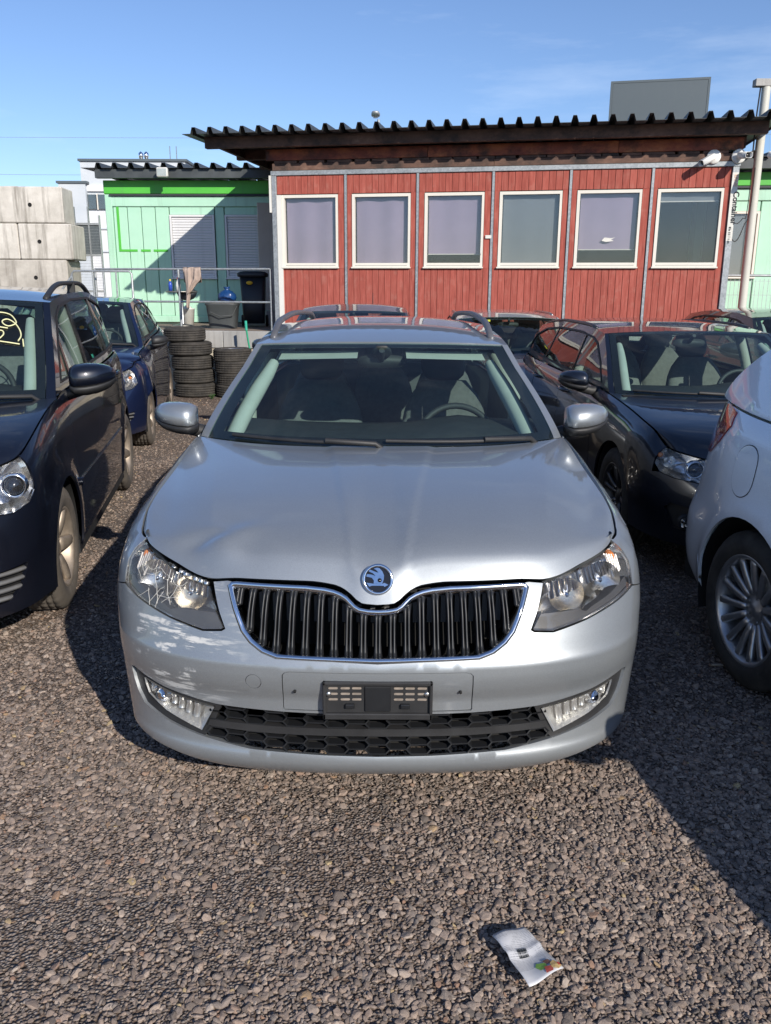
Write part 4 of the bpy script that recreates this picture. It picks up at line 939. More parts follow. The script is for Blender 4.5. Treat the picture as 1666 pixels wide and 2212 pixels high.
def front_end(root, b, c):
    """painted bumper skin with its openings, lamps and lower grille"""
    mir = lambda P: [(-a, z) for a, z in P[::-1] if a > 1e-6]
    sym = lambda h: list(h) + mir(h); A = b.a; r, ar, fw = c['wrad'], c['arch'], c['fw']; zl = c.get('lip', .19); sm = c['seam']
    a0 = 180 + math.degrees(math.asin((r - zl - .03) / ar)); a1 = math.degrees(math.atan2(sm[1] - r, sm[0] - fw))
    arcp = [(float(A(y)), z) for y, z in arc(fw, r, ar, a0, a1, 12)]; ht, hb = c['head_top'], c['head_bot']
    half = [(0, zl), (.45, zl + .004), (.7, zl + .02), (float(A(fw - ar)) - .06, zl + .03)] + arcp + [c['lampcorner']] + [(a, z - .003) for a, z in hb[1:]] + [(ht[0][0] - .004, ht[0][1])] + [(a, z - .004) for a, z in c['hf'] if a < ht[0][0] - .01][::-1]
    holes = []
    for k in c.get('openings', []):
        holes.append(sym(k) if k[0][0] == 0 else None)
    H = [sym(k) for k in c.get('openings', [])]; H2 = []
    for k in c.get('side_openings', []): H2 += [list(k), [(-a, z) for a, z in k]]
    bp = panel('front_bumper', b.S, sym(half), MATS[c['paint']], root, holes=H + H2, step=.035, rim=.02, out=(0, -1, 0))
    for k, h in enumerate(H):
        bk = panel('grille_backing', lambda u: b.S(u) + [0, .06, 0], h, MATS['dark cavity'], bp, step=.08, rim=0, out=(0, -1, 0))
        zs_ = [z for a, z in h]; z0, z1 = min(zs_), max(zs_); n = max(2, int((z1 - z0) / .035))
        for j in range(n):
            z = z0 + (z1 - z0) * (j + .5) / n; aa = [a for a in np.linspace(-.7, .7, 200) if inside(np.array([[a, z]]), h)[0]]
            if len(aa) < 5: continue
            P = b.S(np.stack([np.linspace(min(aa), max(aa), 16), np.full(16, z)], 1)); m = MB(); m.loft([[(p[0], p[1] + .015, p[2] - .005), (p[0], p[1] + .012, p[2] + .005), (p[0], p[1] + .05, p[2] + .008), (p[0], p[1] + .05, p[2] - .002)] for p in P]); m.build('grille_bar', MATS['chrome' if (k == 0 and c.get('chrome_grille')) else 'black plastic'], bp)
    for h in H2:
        panel('vent_backing', lambda u: b.S(u) + [0, .05, 0], h, MATS['black plastic'], bp, step=.06, rim=0, out=(0, -1, 0))
        zs_ = [z for a, z in h]; z0, z1 = min(zs_), max(zs_)
        for j in range(0 if c.get('fogs') else 4):
            z = z0 + (z1 - z0) * (j + .6) / 4.4; aa = [a for a in np.linspace(-1.2, 1.2, 500) if inside(np.array([[a, z]]), h)[0]]
            if len(aa) < 6: continue
            P = b.S(np.stack([np.linspace(min(aa), max(aa), 10), np.full(10, z)], 1)); m = MB(); m.loft([[(p[0], p[1] + .012, p[2] - .008), (p[0], p[1] + .008, p[2] + .004), (p[0], p[1] + .045, p[2] + .012), (p[0], p[1] + .045, p[2])] for p in P]); m.build('vent_slat', MATS['grey plastic'], bp)
    for side in (1, -1):
        h, cen = lamp_box(root, b, 'headlamp', ht + hb, c.get('lampdepth', .12), c.get('lampwall', 'bright reflector'), 'lamp lens', side, 0, (.8, .8), .03)
        for kind, a, z, rr in c['lamps']:
            p = b.s1(a, z); q = (side * p[0], p[1] + .055, p[2])
            if kind == 'p': projector(h, q, rr, (side * .1, -1, 0))
            elif kind == 'a': reflector(h, q, rr, .03, (side * .4, -1, 0), flutes=12, bulb=False); m = MB(); m.lathe([(.0003, .0), (.012, .004), (.016, .014), (.016, .04)], 14, 'Y', (q[0], q[1] - .03, q[2])); m.build('amber_bulb', MATS['amber plastic'], h)
            else: reflector(h, q, rr, .05, (side * .1, -1, .02), flutes=14)
        for a, z, rr in c.get('fogs', []):
            p = b.s1(a, z); q = (side * p[0], p[1] - .004, p[2]); m = MB(); m.lathe([(rr * 1.2, .02), (rr * 1.15, -.004), (rr, -.006), (rr * .98, .0)], 28, 'Y', q); o = m.build('fog_lamp', MATS['black plastic'], root); reflector(o, (q[0], q[1] + .03, q[2]), rr, .03, (side * .2, -1, 0), flutes=8); m = MB(); m.lathe([(.0003, -.012), (rr * .6, -.009), (rr, .0)], 24, 'Y', q); m.build('lens', MATS['lamp lens'], o)
    m = MB(); p = b.s1(0, .42); m.box((0, p[1] - .006, c.get('platez', .42)), (.50, .014, .11), .004); m.build('plate_holder', MATS['black plastic'], root)

# --- dark MPV on the left
root, b = make_car(c := dict(name='dark_people_carrier', loc=(-2.365, 3.12, 0), rz=.178, label='near black people carrier at the left edge with marker scribbles on its windscreen', paint='night blue paint',
    plan=plan_of(.897, 4.41), pf=[(.16, .06), (.20, .015), (.26, 0), (.45, .0), (.55, .004), (.62, .016), (.70, .045), (.78, .085), (.85, .13), (.95, .22)], ps=[(z, o * .62) for z, o in PS], pr=PR,
    hl=[(.5, .93), (.8, 1.0), (1.0, 1.03), (1.5, 1.06), (3, 1.09), (4.4, 1.12)], hf=[(0, .73), (.15, .735), (.36, .755), (.60, .80), (.82, .85), (1.03, .89)], cowl=(.96, 1.05, 1.22), gc=GC,
    aline=[(1.22, 1.045), (1.5, 1.275), (1.85, 1.53)], wsc=[(.93, 1.05), (1.36, 1.32), (1.80, 1.555)], zr=[(1.6, 1.5), (1.85, 1.53), (2.4, 1.575), (3.2, 1.585), (4.1, 1.53), (4.4, 1.5)], xr=[(1.2, .73), (1.85, .715), (3, .69), (4.4, .64)], cr=[(1.7, .025), (2.4, .04), (4.2, .04)],
    dline=[(4.12, 1.52), (4.3, 1.3), (4.36, 1.12)], rgc=[(4.18, 1.56), (4.34, 1.32), (4.4, 1.12)], win=[[(1.42, 1.10), (1.62, 1.275), (1.88, 1.455), (2.05, 1.51), (2.5, 1.545), (3.3, 1.55), (3.9, 1.49), (4.1, 1.42), (4.18, 1.25), (4.13, 1.16), (2.5, 1.12)]],
    panes=[(1.3, 1.70), (1.735, 2.30), (2.36, 3.24), (3.30, 4.3)], doors=(1.26, 2.33, 3.27), fw=.87, rw=3.548, wrad=.322, arch=.362, track=.885, rimr=.206, rim='five', rimmat='dusty alloy', seam=(.655, .61), lampcorner=(1.035, .735), lampedge=[(1.045, .81)],
    tailz=.66, rails=(2.0, 4.0, .93, .060, 'black plastic'), railramp=.3, railmid=True, mir=(1.0, 1.42, 1.13), mirsize=(.23, .16, .16), seatz=.50, seaty=1.95, fabric='seat fabric', wsi=(.10, .90, .05, .95), flare=.016,
    head_top=[(.62, .80), (.82, .845), (1.024, .883)], head_bot=[(1.028, .735), (.98, .69), (.88, .662), (.74, .668), (.64, .72)], lamps=[('p', .90, .765, .040), ('r', .75, .742, .048)],
    openings=[[(0, .712), (.30, .735), (.38, .725), (.36, .66), (.30, .635), (0, .63)], [(0, .40), (.44, .40), (.47, .27), (0, .255)]], side_openings=[[(.56, .40), (.92, .43), (.88, .33), (.80, .275), (.56, .265)]], chrome_grille=True, platez=.5))
front_end(root, b, c)
# marker writing inside the windscreen frame: loops, a bar and a figure 2
def scribble(root, b, strokes, mat, r=.007, name='marker_writing'):
    for st in strokes:
        uv = curve(st, 8); P = b.ws(uv); m = MB(); m.tube([(p[0], p[1] - .004, p[2] + .004) for p in P], r, 5); m.build(name, MATS[mat], root)
D = lambda L: [(.40 + x * .0022, .76 - (y - 690) * .00374) for x, y in L]
scribble(root, b, [D([(0, 713), (27, 712), (46, 716), (57, 726), (60, 735), (46, 742), (34, 738), (31, 731), (42, 727), (58, 735), (69, 749), (72, 762), (67, 773)]), D([(0, 744), (22, 745), (44, 747)]), D([(16, 758), (24, 753), (34, 754), (36, 762), (26, 775), (26, 786)]), D([(28, 776), (50, 778), (70, 780)]), D([(76, 769), (78, 784)])], 'marker paint', .004)
def side_strip(root, b, y0, y1, z, mat='black plastic', h=.02):
    for side in (1, -1):
        P = [(float(b.a(y0)) * side, z - h), (float(b.a(y1)) * side, z - h), (float(b.a(y1)) * side, z + h), (float(b.a(y0)) * side, z + h)]; panel('side_moulding', b.S, P, MATS[mat], root, step=.08, rim=.012, out=(side, 0, 0), off=.010)
side_strip(root, b, 1.30, 3.15, .56, 'night blue paint', .018)

# --- blue compact behind it
root, b = make_car(c := dict(name='blue_compact_car', loc=(-3.19, 7.80, 0), rz=.17, label='blue compact car behind the dark people carrier, beside the stacked tyres', paint='royal blue paint',
    plan=plan_of(.884, 4.28, 1.25), pf=[(.16, .06), (.20, .02), (.27, 0), (.42, .0), (.52, .01), (.60, .035), (.68, .075), (.76, .13), (.84, .20), (.95, .32)], ps=PS, pr=PR,
    hl=[(.6, .90), (.9, .96), (1.2, 1.0), (1.7, 1.03), (3, 1.07), (4.3, 1.12)], hf=[(0, .66), (.2, .67), (.45, .72), (.7, .79), (.95, .845)], cowl=(1.0, 1.02, 1.26), gc=GC,
    aline=[(1.26, 1.005), (1.55, 1.225), (1.95, 1.45)], wsc=[(.98, 1.02), (1.40, 1.27), (1.88, 1.475)], zr=[(1.7, 1.43), (1.95, 1.45), (2.4, 1.48), (3.2, 1.475), (4.0, 1.42), (4.3, 1.38)], xr=[(1.2, .60), (1.95, .595), (3, .58), (4.3, .53)], cr=[(1.7, .025), (2.4, .035), (4.2, .04)],
    dline=[(3.98, 1.41), (4.15, 1.25), (4.24, 1.10)], rgc=[(4.05, 1.45), (4.2, 1.27), (4.27, 1.10)], win=[[(1.48, 1.07), (1.72, 1.25), (1.98, 1.385), (2.15, 1.425), (2.6, 1.445), (3.2, 1.43), (3.7, 1.36), (3.9, 1.25), (3.85, 1.15), (2.5, 1.09)]],
    panes=[(1.4, 2.28), (2.34, 3.2), (3.25, 4.0)], doors=(1.3, 2.31, 3.2), fw=.86, rw=3.438, wrad=.316, arch=.352, track=.87, rimr=.205, rim='seven', rimmat='dusty alloy', seam=(.64, .585), lampcorner=(.955, .70), lampedge=[(.962, .78)],
    tailz=.64, mir=(.95, 1.42, 1.05), mirsize=(.17, .12, .12), mircap='black plastic', seatz=.46, seaty=1.95, wsi=(.09, .88, .05, .95), flare=.012,
    head_top=[(.62, .765), (.8, .808), (.945, .838)], head_bot=[(.950, .700), (.86, .655), (.74, .64), (.65, .675)], lamps=[('p', .74, .715, .036), ('a', .87, .755, .032)],
    openings=[[(0, .645), (.22, .65), (.33, .61), (.30, .54), (0, .53)], [(0, .38), (.40, .38), (.43, .25), (0, .24)]], side_openings=[[(.55, .40), (.86, .44), (.83, .36), (.56, .30)]], platez=.46))
front_end(root, b, c)

# --- dark estate on the right
root, b = make_car(c := dict(name='dark_estate_car', loc=(2.37, 4.40, 0), rz=.05, label='blue black estate car on the right behind the white car, nose to the camera', paint='deep blue black paint',
    plan=plan_of(.867, 4.72, 1.1), pf=[(.16, .06), (.20, .015), (.27, 0), (.42, .0), (.50, .006), (.56, .02), (.64, .05), (.70, .085), (.78, .14), (.86, .22), (.95, .32)], ps=PS, pr=PR,
    hl=[(.5, .82), (.8, .87), (1.1, .905), (1.4, .93), (1.8, .945), (3, .965), (4.7, 1.0)], hf=[(0, .66), (.2, .665), (.45, .685), (.65, .705), (.80, .725), (.95, .745)], cowl=(1.16, .93, 1.42), gc=GC,
    aline=[(1.42, .93), (1.68, 1.11), (2.0, 1.30)], wsc=[(1.13, .93), (1.52, 1.15), (1.95, 1.325)], zr=[(1.8, 1.28), (2.0, 1.30), (2.5, 1.335), (3.2, 1.34), (4.1, 1.29), (4.6, 1.24)], xr=[(1.3, .645), (2.0, .635), (3, .61), (4.6, .56)], cr=[(1.8, .02), (2.4, .035), (4.2, .04)],
    dline=[(4.28, 1.265), (4.5, 1.12), (4.62, .99)], rgc=[(4.34, 1.30), (4.56, 1.14), (4.68, .99)], win=[[(1.62, .97), (1.8, 1.10), (2.06, 1.235), (2.22, 1.27), (2.6, 1.295), (3.3, 1.295), (3.9, 1.26), (4.25, 1.19), (4.4, 1.07), (4.36, 1.03), (2.6, .98)]],
    panes=[(1.5, 2.42), (2.45, 3.38), (3.42, 4.5)], doors=(1.45, 2.44, 3.38), fw=.95, rw=3.62, wrad=.318, arch=.356, track=.85, rimr=.215, rim='ten', rimmat='dark alloy', seam=(.73, .585), lampcorner=(.955, .605), lampedge=[(.958, .68)], tyremat='tyre rubber',
    tailz=.64, rails=(2.3, 4.1, .97, .012, 'dark alloy'), mir=(.97, 1.62, 1.0), mirsize=(.18, .13, .15), seaty=2.2, seatz=.33, fabric='seat fabric light', wsi=(.06, .90, .05, .96), wsk=.955,
    head_top=[(.56, .692), (.65, .700), (.80, .720), (.946, .740)], head_bot=[(.948, .655), (.90, .612), (.80, .590), (.70, .583), (.62, .572), (.56, .60)], lamps=[('p', .665, .638, .036), ('r', .83, .665, .035), ('a', .91, .695, .028)],
    openings=[[(0, .645), (.34, .655), (.40, .635), (.30, .555), (0, .55)], [(0, .38), (.38, .38), (.42, .25), (0, .24)]], side_openings=[[(.58, .42), (.80, .45), (.84, .42), (.78, .31), (.60, .285)]], fogs=[(.70, .352, .038)], platez=.46))
front_end(root, b, c)

# --- white MPV at the right edge, seen from its rear corner
root, b = make_car(c := dict(name='white_people_carrier', loc=(2.874, -.415, 0), rz=.125, label='white people carrier at the right edge, its rear wheel and red lamp in view', paint='white paint',
    plan=plan_of(.94, 4.77)[:-7] + [(.94, 3.1), (.938, 3.6), (.925, 4.0), (.885, 4.32), (.81, 4.55), (.66, 4.70), (.35, 4.76), (0, 4.77)], pf=[(.16, .06), (.20, .015), (.26, 0), (.45, .0), (.55, .004), (.62, .016), (.70, .045), (.78, .085), (.85, .13), (.95, .22)], ps=PS,
    pr=[(.16, .13), (.24, .07), (.34, .015), (.45, .0), (.55, .0), (.62, .015), (.68, .035), (.8, .055), (.95, .085), (1.15, .14)], wr=(4.0, 4.6),
    hl=[(.5, .90), (.8, .96), (1.0, 1.0), (1.5, 1.03), (3, 1.06), (4.0, 1.10), (4.77, 1.13)], hf=[(0, .73), (.15, .735), (.36, .76), (.55, .79), (.75, .82), (.93, .85)], cowl=(1.05, 1.02, 1.32), gc=GC,
    aline=[(1.32, 1.0), (1.65, 1.25), (2.05, 1.49)], wsc=[(1.02, 1.02), (1.5, 1.31), (2.0, 1.52)], zr=[(1.8, 1.46), (2.05, 1.49), (2.6, 1.54), (3.3, 1.54), (4.1, 1.47), (4.6, 1.40)], xr=[(1.2, .66), (2.05, .65), (3, .63), (4.6, .55)], cr=[(1.7, .025), (2.4, .04), (4.2, .04)],
    dline=[(4.16, 1.46), (4.42, 1.28), (4.56, 1.13)], rgc=[(4.28, 1.49), (4.55, 1.30), (4.68, 1.13)], win=[[(1.58, 1.06), (1.8, 1.24), (2.08, 1.405), (2.3, 1.46), (2.8, 1.49), (3.4, 1.48), (3.9, 1.40), (4.08, 1.30), (4.02, 1.215), (3.6, 1.145), (2.6, 1.09)]],
    panes=[(1.4, 2.45), (2.5, 3.4), (3.45, 4.2)], doors=(1.45, 2.48, 3.42), fw=.95, rw=3.80, wrad=.335, arch=.385, track=.925, rimr=.232, rim='multi', rimmat='satin alloy', tyrew=.225, seam=(.72, .63), lampcorner=(.93, .70), lampedge=[(.94, .78)], tyremat='tyre rubber', chrome_trim=True,
    tailz=.68, tailbot=.26, tail=[(4.40, .885), (4.26, .96), (4.18, 1.04), (4.22, 1.095), (4.36, 1.112), (4.66, 1.09), (4.70, .99), (4.58, .89)], mir=(1.02, 1.55, 1.1), seatz=.48, seaty=2.05, flare=.022,
    head_top=[(.56, .785), (.75, .815), (.926, .84)], head_bot=[(.926, .70), (.8, .66), (.6, .68)], lamps=[('r', .75, .75, .05)], openings=[[(0, .60), (.40, .60), (.45, .36), (0, .34)]]))
front_end(root, b, c)
P = [(float(b.a(3.92 + .085 * math.cos(t))) * -1, .895 + .105 * math.copysign(abs(math.sin(t)) ** .6, math.sin(t))) for t in np.linspace(0, 2 * math.pi, 29)[:-1]]
fl = panel('fuel_flap', b.S, P, MATS['white paint'], root, step=.03, rim=.004, out=(-1, 0, 0), off=.003)
panel('flap_gap', b.S, inset(P, -.004), MATS['rubber seal'], root, step=.05, rim=0, out=(-1, 0, 0), off=.0012)

# --- three cars further back
root, b = make_car(c := dict(name='pale_silver_hatchback', loc=(1.36, 7.9, 0), rz=-.02, label='pale silver car behind the silver estate, yellow sticker at the top of its windscreen', paint='pale silver paint',
    plan=plan_of(.88, 4.3), pf=[(.16, .06), (.20, .015), (.27, 0), (.45, .0), (.55, .01), (.64, .04), (.72, .08), (.80, .14), (.95, .3)], ps=PS, pr=PR, hl=[(.5, .84), (.8, .89), (1.1, .93), (1.4, .95), (1.8, .96), (3, .98), (4.3, 1.02)], hf=[(0, .69), (.3, .70), (.55, .735), (.75, .775), (.93, .80)], cowl=(1.10, .96, 1.36), gc=GC,
    aline=[(1.36, .95), (1.6, 1.12), (1.9, 1.29)], wsc=[(1.08, .96), (1.45, 1.16), (1.86, 1.315)], zr=[(1.7, 1.27), (1.9, 1.29), (2.4, 1.325), (3.2, 1.33), (4.0, 1.28), (4.3, 1.24)], xr=[(1.3, .60), (2.0, .59), (3, .575), (4.3, .53)], cr=[(1.7, .02), (2.4, .035), (4.2, .04)],
    dline=[(3.9, 1.275), (4.1, 1.14), (4.22, 1.01)], rgc=[(3.96, 1.31), (4.16, 1.16), (4.26, 1.01)], win=[[(1.55, .99), (1.75, 1.11), (2.0, 1.23), (2.2, 1.265), (2.6, 1.285), (3.3, 1.285), (3.7, 1.25), (3.95, 1.16), (3.9, 1.05), (2.6, 1.0)]], panes=[(1.5, 2.42), (2.48, 3.3), (3.36, 4.1)],
    doors=(1.42, 2.45, 3.3), fw=.9, rw=3.48, wrad=.316, arch=.352, track=.865, rimr=.205, rim='seven', rimmat='alloy', seam=(.68, .59), lampcorner=(.925, .66), lampedge=[(.93, .73)], tailz=.62, mir=(.97, 1.5, 1.0), seaty=2.1, seatz=.36, rails=(2.3, 3.7, .97, .012, 'alloy'),
    head_top=[(.56, .73), (.75, .768), (.924, .793)], head_bot=[(.924, .66), (.8, .63), (.6, .63)], lamps=[('r', .75, .71, .05)], openings=[[(0, .66), (.40, .67), (.42, .58), (0, .56)], [(0, .38), (.4, .38), (.42, .26), (0, .25)]]))
front_end(root, b, c)
simple('sticker yellow', (.70, .72, .05), .5); m = MB()
P = b.ws(np.array([[-.36, .66], [-.25, .66], [-.25, .71], [-.36, .71]])); m.add([tuple(p + [0, -.004, .004]) for p in P], [(0, 1, 2, 3)]); m.build('toll_sticker', MATS['sticker yellow'], root)
def back_car(name, loc, rz, label, pm, dz=0.0):
    z = lambda L: [(y, v + dz) for y, v in L]
    root, b = make_car(c := dict(name=name, loc=loc, rz=rz, label=label, paint=pm,
        plan=plan_of(.88, 4.4), pf=[(.16, .06), (.20, .015), (.27, 0), (.45, .0), (.55, .01), (.64, .04), (.72, .08), (.80, .14), (.95, .3)], ps=PS, pr=PR, hl=[(.5, .85), (.8, .91), (1.1, .95), (1.4, .98), (1.8, .99), (3, 1.01), (4.4, 1.04)], hf=[(0, .70), (.3, .71), (.55, .745), (.75, .785), (.93, .81)], cowl=(1.10, .98, 1.36), gc=GC,
        aline=z([(1.36, .97 - dz), (1.62, 1.15), (1.95, 1.33)]), wsc=z([(1.08, .98 - dz), (1.48, 1.19), (1.90, 1.355)]), zr=z([(1.7, 1.30), (1.95, 1.33), (2.5, 1.375), (3.2, 1.375), (4.0, 1.32), (4.4, 1.28)]), xr=[(1.3, .60), (2.0, .59), (3, .57), (4.4, .52)], cr=[(1.7, .02), (2.4, .04), (4.2, .04)],
        dline=z([(4.0, 1.315), (4.2, 1.17), (4.3, 1.035 - dz)]), rgc=z([(4.05, 1.355), (4.26, 1.18), (4.36, 1.035 - dz)]), win=[z([(1.58, 1.01), (1.78, 1.14), (2.05, 1.265), (2.25, 1.305), (2.6, 1.325), (3.3, 1.325), (3.7, 1.29), (4.0, 1.19), (3.95, 1.08), (2.6, 1.03)])], panes=[(1.5, 2.42), (2.48, 3.3), (3.36, 4.1)],
        doors=(1.42, 2.45, 3.3), fw=.9, rw=3.48, wrad=.316, arch=.352, track=.865, rimr=.205, rim='seven', rimmat='alloy', seam=(.68, .59), lampcorner=(.925, .67), lampedge=[(.93, .74)], tailz=.62, mir=(.97, 1.5, 1.02), seaty=2.1, seatz=.38,
        head_top=[(.56, .74), (.75, .778), (.924, .803)], head_bot=[(.924, .67), (.8, .64), (.6, .64)], lamps=[('r', .75, .72, .05)], openings=[[(0, .67), (.40, .68), (.42, .59), (0, .57)], [(0, .38), (.4, .38), (.42, .26), (0, .25)]]))
    front_end(root, b, c); return root, b
root, b = back_car('grey_saloon_car', (-.36, 7.6, 0), .0, 'slate grey car hidden behind the silver estate, only its roof showing', 'slate grey paint', .03)
m = MB(); p = b.roof(np.array([[0.2, 3.8]]))[0]; m.tube([tuple(p), (p[0], p[1] + .06, p[2] + .16)], [.006, .003], 6); m.build('roof_aerial', MATS['black plastic'], root)
root, b = back_car('dark_green_car', (4.55, 7.3, 0), .0, 'dark car at the far right, its roof just above the blue black estate', 'dark green black paint')
# ---------------------------------------------------------------- building materials
def mat_boards():
    g = N('red stained boards'); co = g.coord('Object', (1, 1, 1)); oi = g.n('ShaderNodeObjectInfo'); off = g.n('ShaderNodeVectorMath', operation='ADD'); cb = g.n('ShaderNodeCombineXYZ'); r = g.math('MULTIPLY', oi.outputs['Random'], 37.0); g.l(r, cb.inputs[0]); g.l(r, cb.inputs[2]); g.l(co, off.inputs[0]); g.l(cb.outputs[0], off.inputs[1])
    mp = g.n('ShaderNodeMapping'); mp.inputs['Scale'].default_value = (26, 26, 2.2); g.l(off.outputs[0], mp.inputs[0]); f = g.noise(mp.outputs[0], 1.6, 7, .62); f2 = g.noise(off.outputs[0], 5, 5, .6)
    c = g.ramp(f, [(.28, (.25, .058, .044)), (.5, (.36, .088, .066)), (.72, (.43, .13, .10))])
    c = g.mix(g.ramp(f2, [(.54, (0,)*3), (.74, (.5,)*3)]), c, (.42, .19, .15)); br = g.math('MULTIPLY_ADD', oi.outputs['Random'], .16, .92); cc = g.n('ShaderNodeCombineColor')
    for k in range(3): g.l(br, cc.inputs[k])
    c = g.mix(1.0, c, cc.outputs[0], 'MULTIPLY'); g.bsdf(Base_Color=c, Roughness=.75, Specular_IOR_Level=.25, Normal=g.bump(f, .25, .004)); MATS['red boards'] = g.m
    g = N('galvanised steel'); co = g.coord(); v = g.vor(co, 45, 'F1', 'Color'); sp = g.n('ShaderNodeSeparateColor'); g.l(v, sp.inputs[0]); f = g.noise(co, 4, 6, .6)
    c = g.ramp(g.math('MULTIPLY_ADD', sp.outputs[0], .35, g.math('MULTIPLY', f, .6)), [(.2, (.28, .30, .31)), (.8, (.50, .52, .53))]); g.bsdf(Base_Color=c, Metallic=.55, Roughness=.5); MATS['galvanised steel'] = g.m
    def timber(nm, c0, c1, c2, c3, dark):
        g = N(nm); co = g.coord(); oi = g.n('ShaderNodeObjectInfo'); cb = g.n('ShaderNodeCombineXYZ'); g.l(g.math('MULTIPLY', oi.outputs['Random'], 31.0), cb.inputs[0]); ad = g.n('ShaderNodeVectorMath', operation='ADD'); g.l(co, ad.inputs[0]); g.l(cb.outputs[0], ad.inputs[1]); co = ad.outputs[0]
        mp = g.n('ShaderNodeMapping'); mp.inputs['Scale'].default_value = (1.6, 3, 3); g.l(co, mp.inputs[0]); f = g.noise(mp.outputs[0], 1.5, 8, .66); st = g.noise(co, 1.5, 6, .7)
        mp2 = g.n('ShaderNodeMapping'); mp2.inputs['Scale'].default_value = (2, 30, 40); g.l(co, mp2.inputs[0]); gr = g.noise(mp2.outputs[0], 1.0, 5, .6)
        c = g.ramp(f, [(.30, c0), (.46, c1), (.60, c2), (.76, c3)]); c = g.mix(g.ramp(st, [(.48, (0,)*3), (.62, (dark,)*3)]), c, (.022, .018, .017)); c = g.mix(g.math('MULTIPLY', gr, .3), c, (.09, .07, .06)); g.bsdf(Base_Color=c, Roughness=.85, Normal=g.bump(gr, .3, .004)); MATS[nm] = g.m
    timber('stained timber', (.03, .022, .02), (.11, .06, .045), (.19, .10, .07), (.30, .20, .15), .8)
    timber('red fascia timber', (.10, .025, .018), (.26, .06, .035), (.42, .12, .05), (.62, .26, .11), .85)
    def conc(nm, a, b, streak=.5, stain=(.12, .105, .09)):
        g = N(nm); co = g.coord(); f = g.noise(co, 2.2, 9, .66); mp = g.n('ShaderNodeMapping'); mp.inputs['Scale'].default_value = (7, 7, .5); g.l(co, mp.inputs[0]); s = g.noise(mp.outputs[0], 1.2, 8, .68); p = g.noise(co, 34, 4, .6)
        c = g.ramp(f, [(.3, a), (.7, b)]); c = g.mix(g.math('MULTIPLY', g.ramp(s, [(.50, (0,)*3), (.72, (1,)*3)]), streak), c, stain); c = g.mix(g.math('MULTIPLY', p, .25), c, (.2, .19, .17)); g.bsdf(Base_Color=c, Roughness=.92, Specular_IOR_Level=.2, Normal=g.bump(g.math('ADD', f, g.math('MULTIPLY', p, .4)), .4, .01)); MATS[nm] = g.m
    conc('pale concrete', (.46, .43, .38), (.74, .70, .64), .9, (.15, .13, .105)); conc('rough concrete', (.30, .275, .24), (.62, .58, .52), .75, (.14, .12, .10)); conc('kerb concrete', (.34, .34, .33), (.46, .45, .43), .35); conc('beige blocks', (.50, .44, .34), (.60, .54, .43), .25); conc('platform earth', (.16, .12, .095), (.34, .28, .23), .1)
    def painted(nm, c0, c1, rough=.5, dirt=(.10, .16, .10)):
        g = N(nm); co = g.coord(); f = g.noise(co, 1.4, 7, .6); mp = g.n('ShaderNodeMapping'); mp.inputs['Scale'].default_value = (9, 9, .7); g.l(co, mp.inputs[0]); s = g.noise(mp.outputs[0], 1, 7, .65); c = g.ramp(f, [(.3, c0), (.7, c1)]); c = g.mix(g.ramp(s, [(.56, (0,)*3), (.8, (.35,)*3)]), c, dirt); g.bsdf(Base_Color=c, Roughness=g.math('MULTIPLY_ADD', f, .2, rough - .1), Normal=g.bump(f, .06, .01)); MATS[nm] = g.m
    painted('mint paint', (.38, .64, .48), (.46, .72, .56)); painted('lime paint', (.07, .42, .045), (.10, .50, .06)); painted('shutter grey', (.64, .64, .65), (.72, .72, .73), .45, (.3, .3, .3)); painted('white building render', (.50, .54, .58), (.58, .61, .64), .8, (.4, .41, .42)); painted('peeling white', (.66, .65, .60), (.76, .74, .69), .7, (.36, .32, .27)); painted('window white', (.70, .66, .58), (.76, .72, .64), .4, (.45, .42, .37)); painted('dirty door', (.52, .48, .41), (.64, .60, .53), .6, (.16, .13, .10)); painted('slate panel', (.085, .108, .122), (.10, .122, .136), .5, (.09, .10, .11)); painted('pole cream', (.50, .49, .43), (.60, .585, .52), .5, (.33, .20, .12))
    simple('lilac blind', (.37, .285, .385), .85, 0, .08, 2.2); simple('grey blind', (.20, .21, .225), .85, 0, .08, 2); simple('roof sheet dark', (.060, .068, .072), .5, .1, .3, 3); simple('room dark', (.02, .021, .022), .9); simple('cctv white', (.80, .80, .78), .35); simple('bin plastic', (.018, .022, .03), .5, 0, .15, 5); simple('tub plastic', (.055, .062, .065), .55, 0, .12, 4)
    simple('cloth beige', (.40, .31, .26), .95, 0, .15, 8); simple('bag blue', (.01, .05, .17), .3, 0, .3, 9, .4, 30); simple('bucket white', (.70, .70, .66), .4); simple('broom green', (.02, .30, .16), .4); simple('label paper', (.70, .68, .62), .7, 0, .08, 20); simple('ink dark', (.03, .035, .04), .8); simple('ink orange', (.62, .36, .24), .8, 0, .2, 60); simple('leaf green', (.05, .12, .03), .6, 0, .3, 20); simple('badge yellow', (.75, .45, .02), .5)
    simple('table metal', (.30, .29, .27), .4, .7, .25, 12); simple('bottle blue', (.03, .08, .45), .3); simple('bottle yellow', (.70, .50, .05), .4); simple('bottle red', (.5, .05, .04), .4); simple('dark mesh', (.05, .055, .06), .6, .3); simple('rubbish', (.25, .22, .2), .9, 0, .5, 40)
    glass('window pane', (.90, .92, .92), .8, .02)
mat_boards()
def tri_box(M, x0, x1, y0, y1, z0, z1): return M.box(((x0 + x1) / 2, (y0 + y1) / 2, (z0 + z1) / 2), (x1 - x0, y1 - y0, z1 - z0))
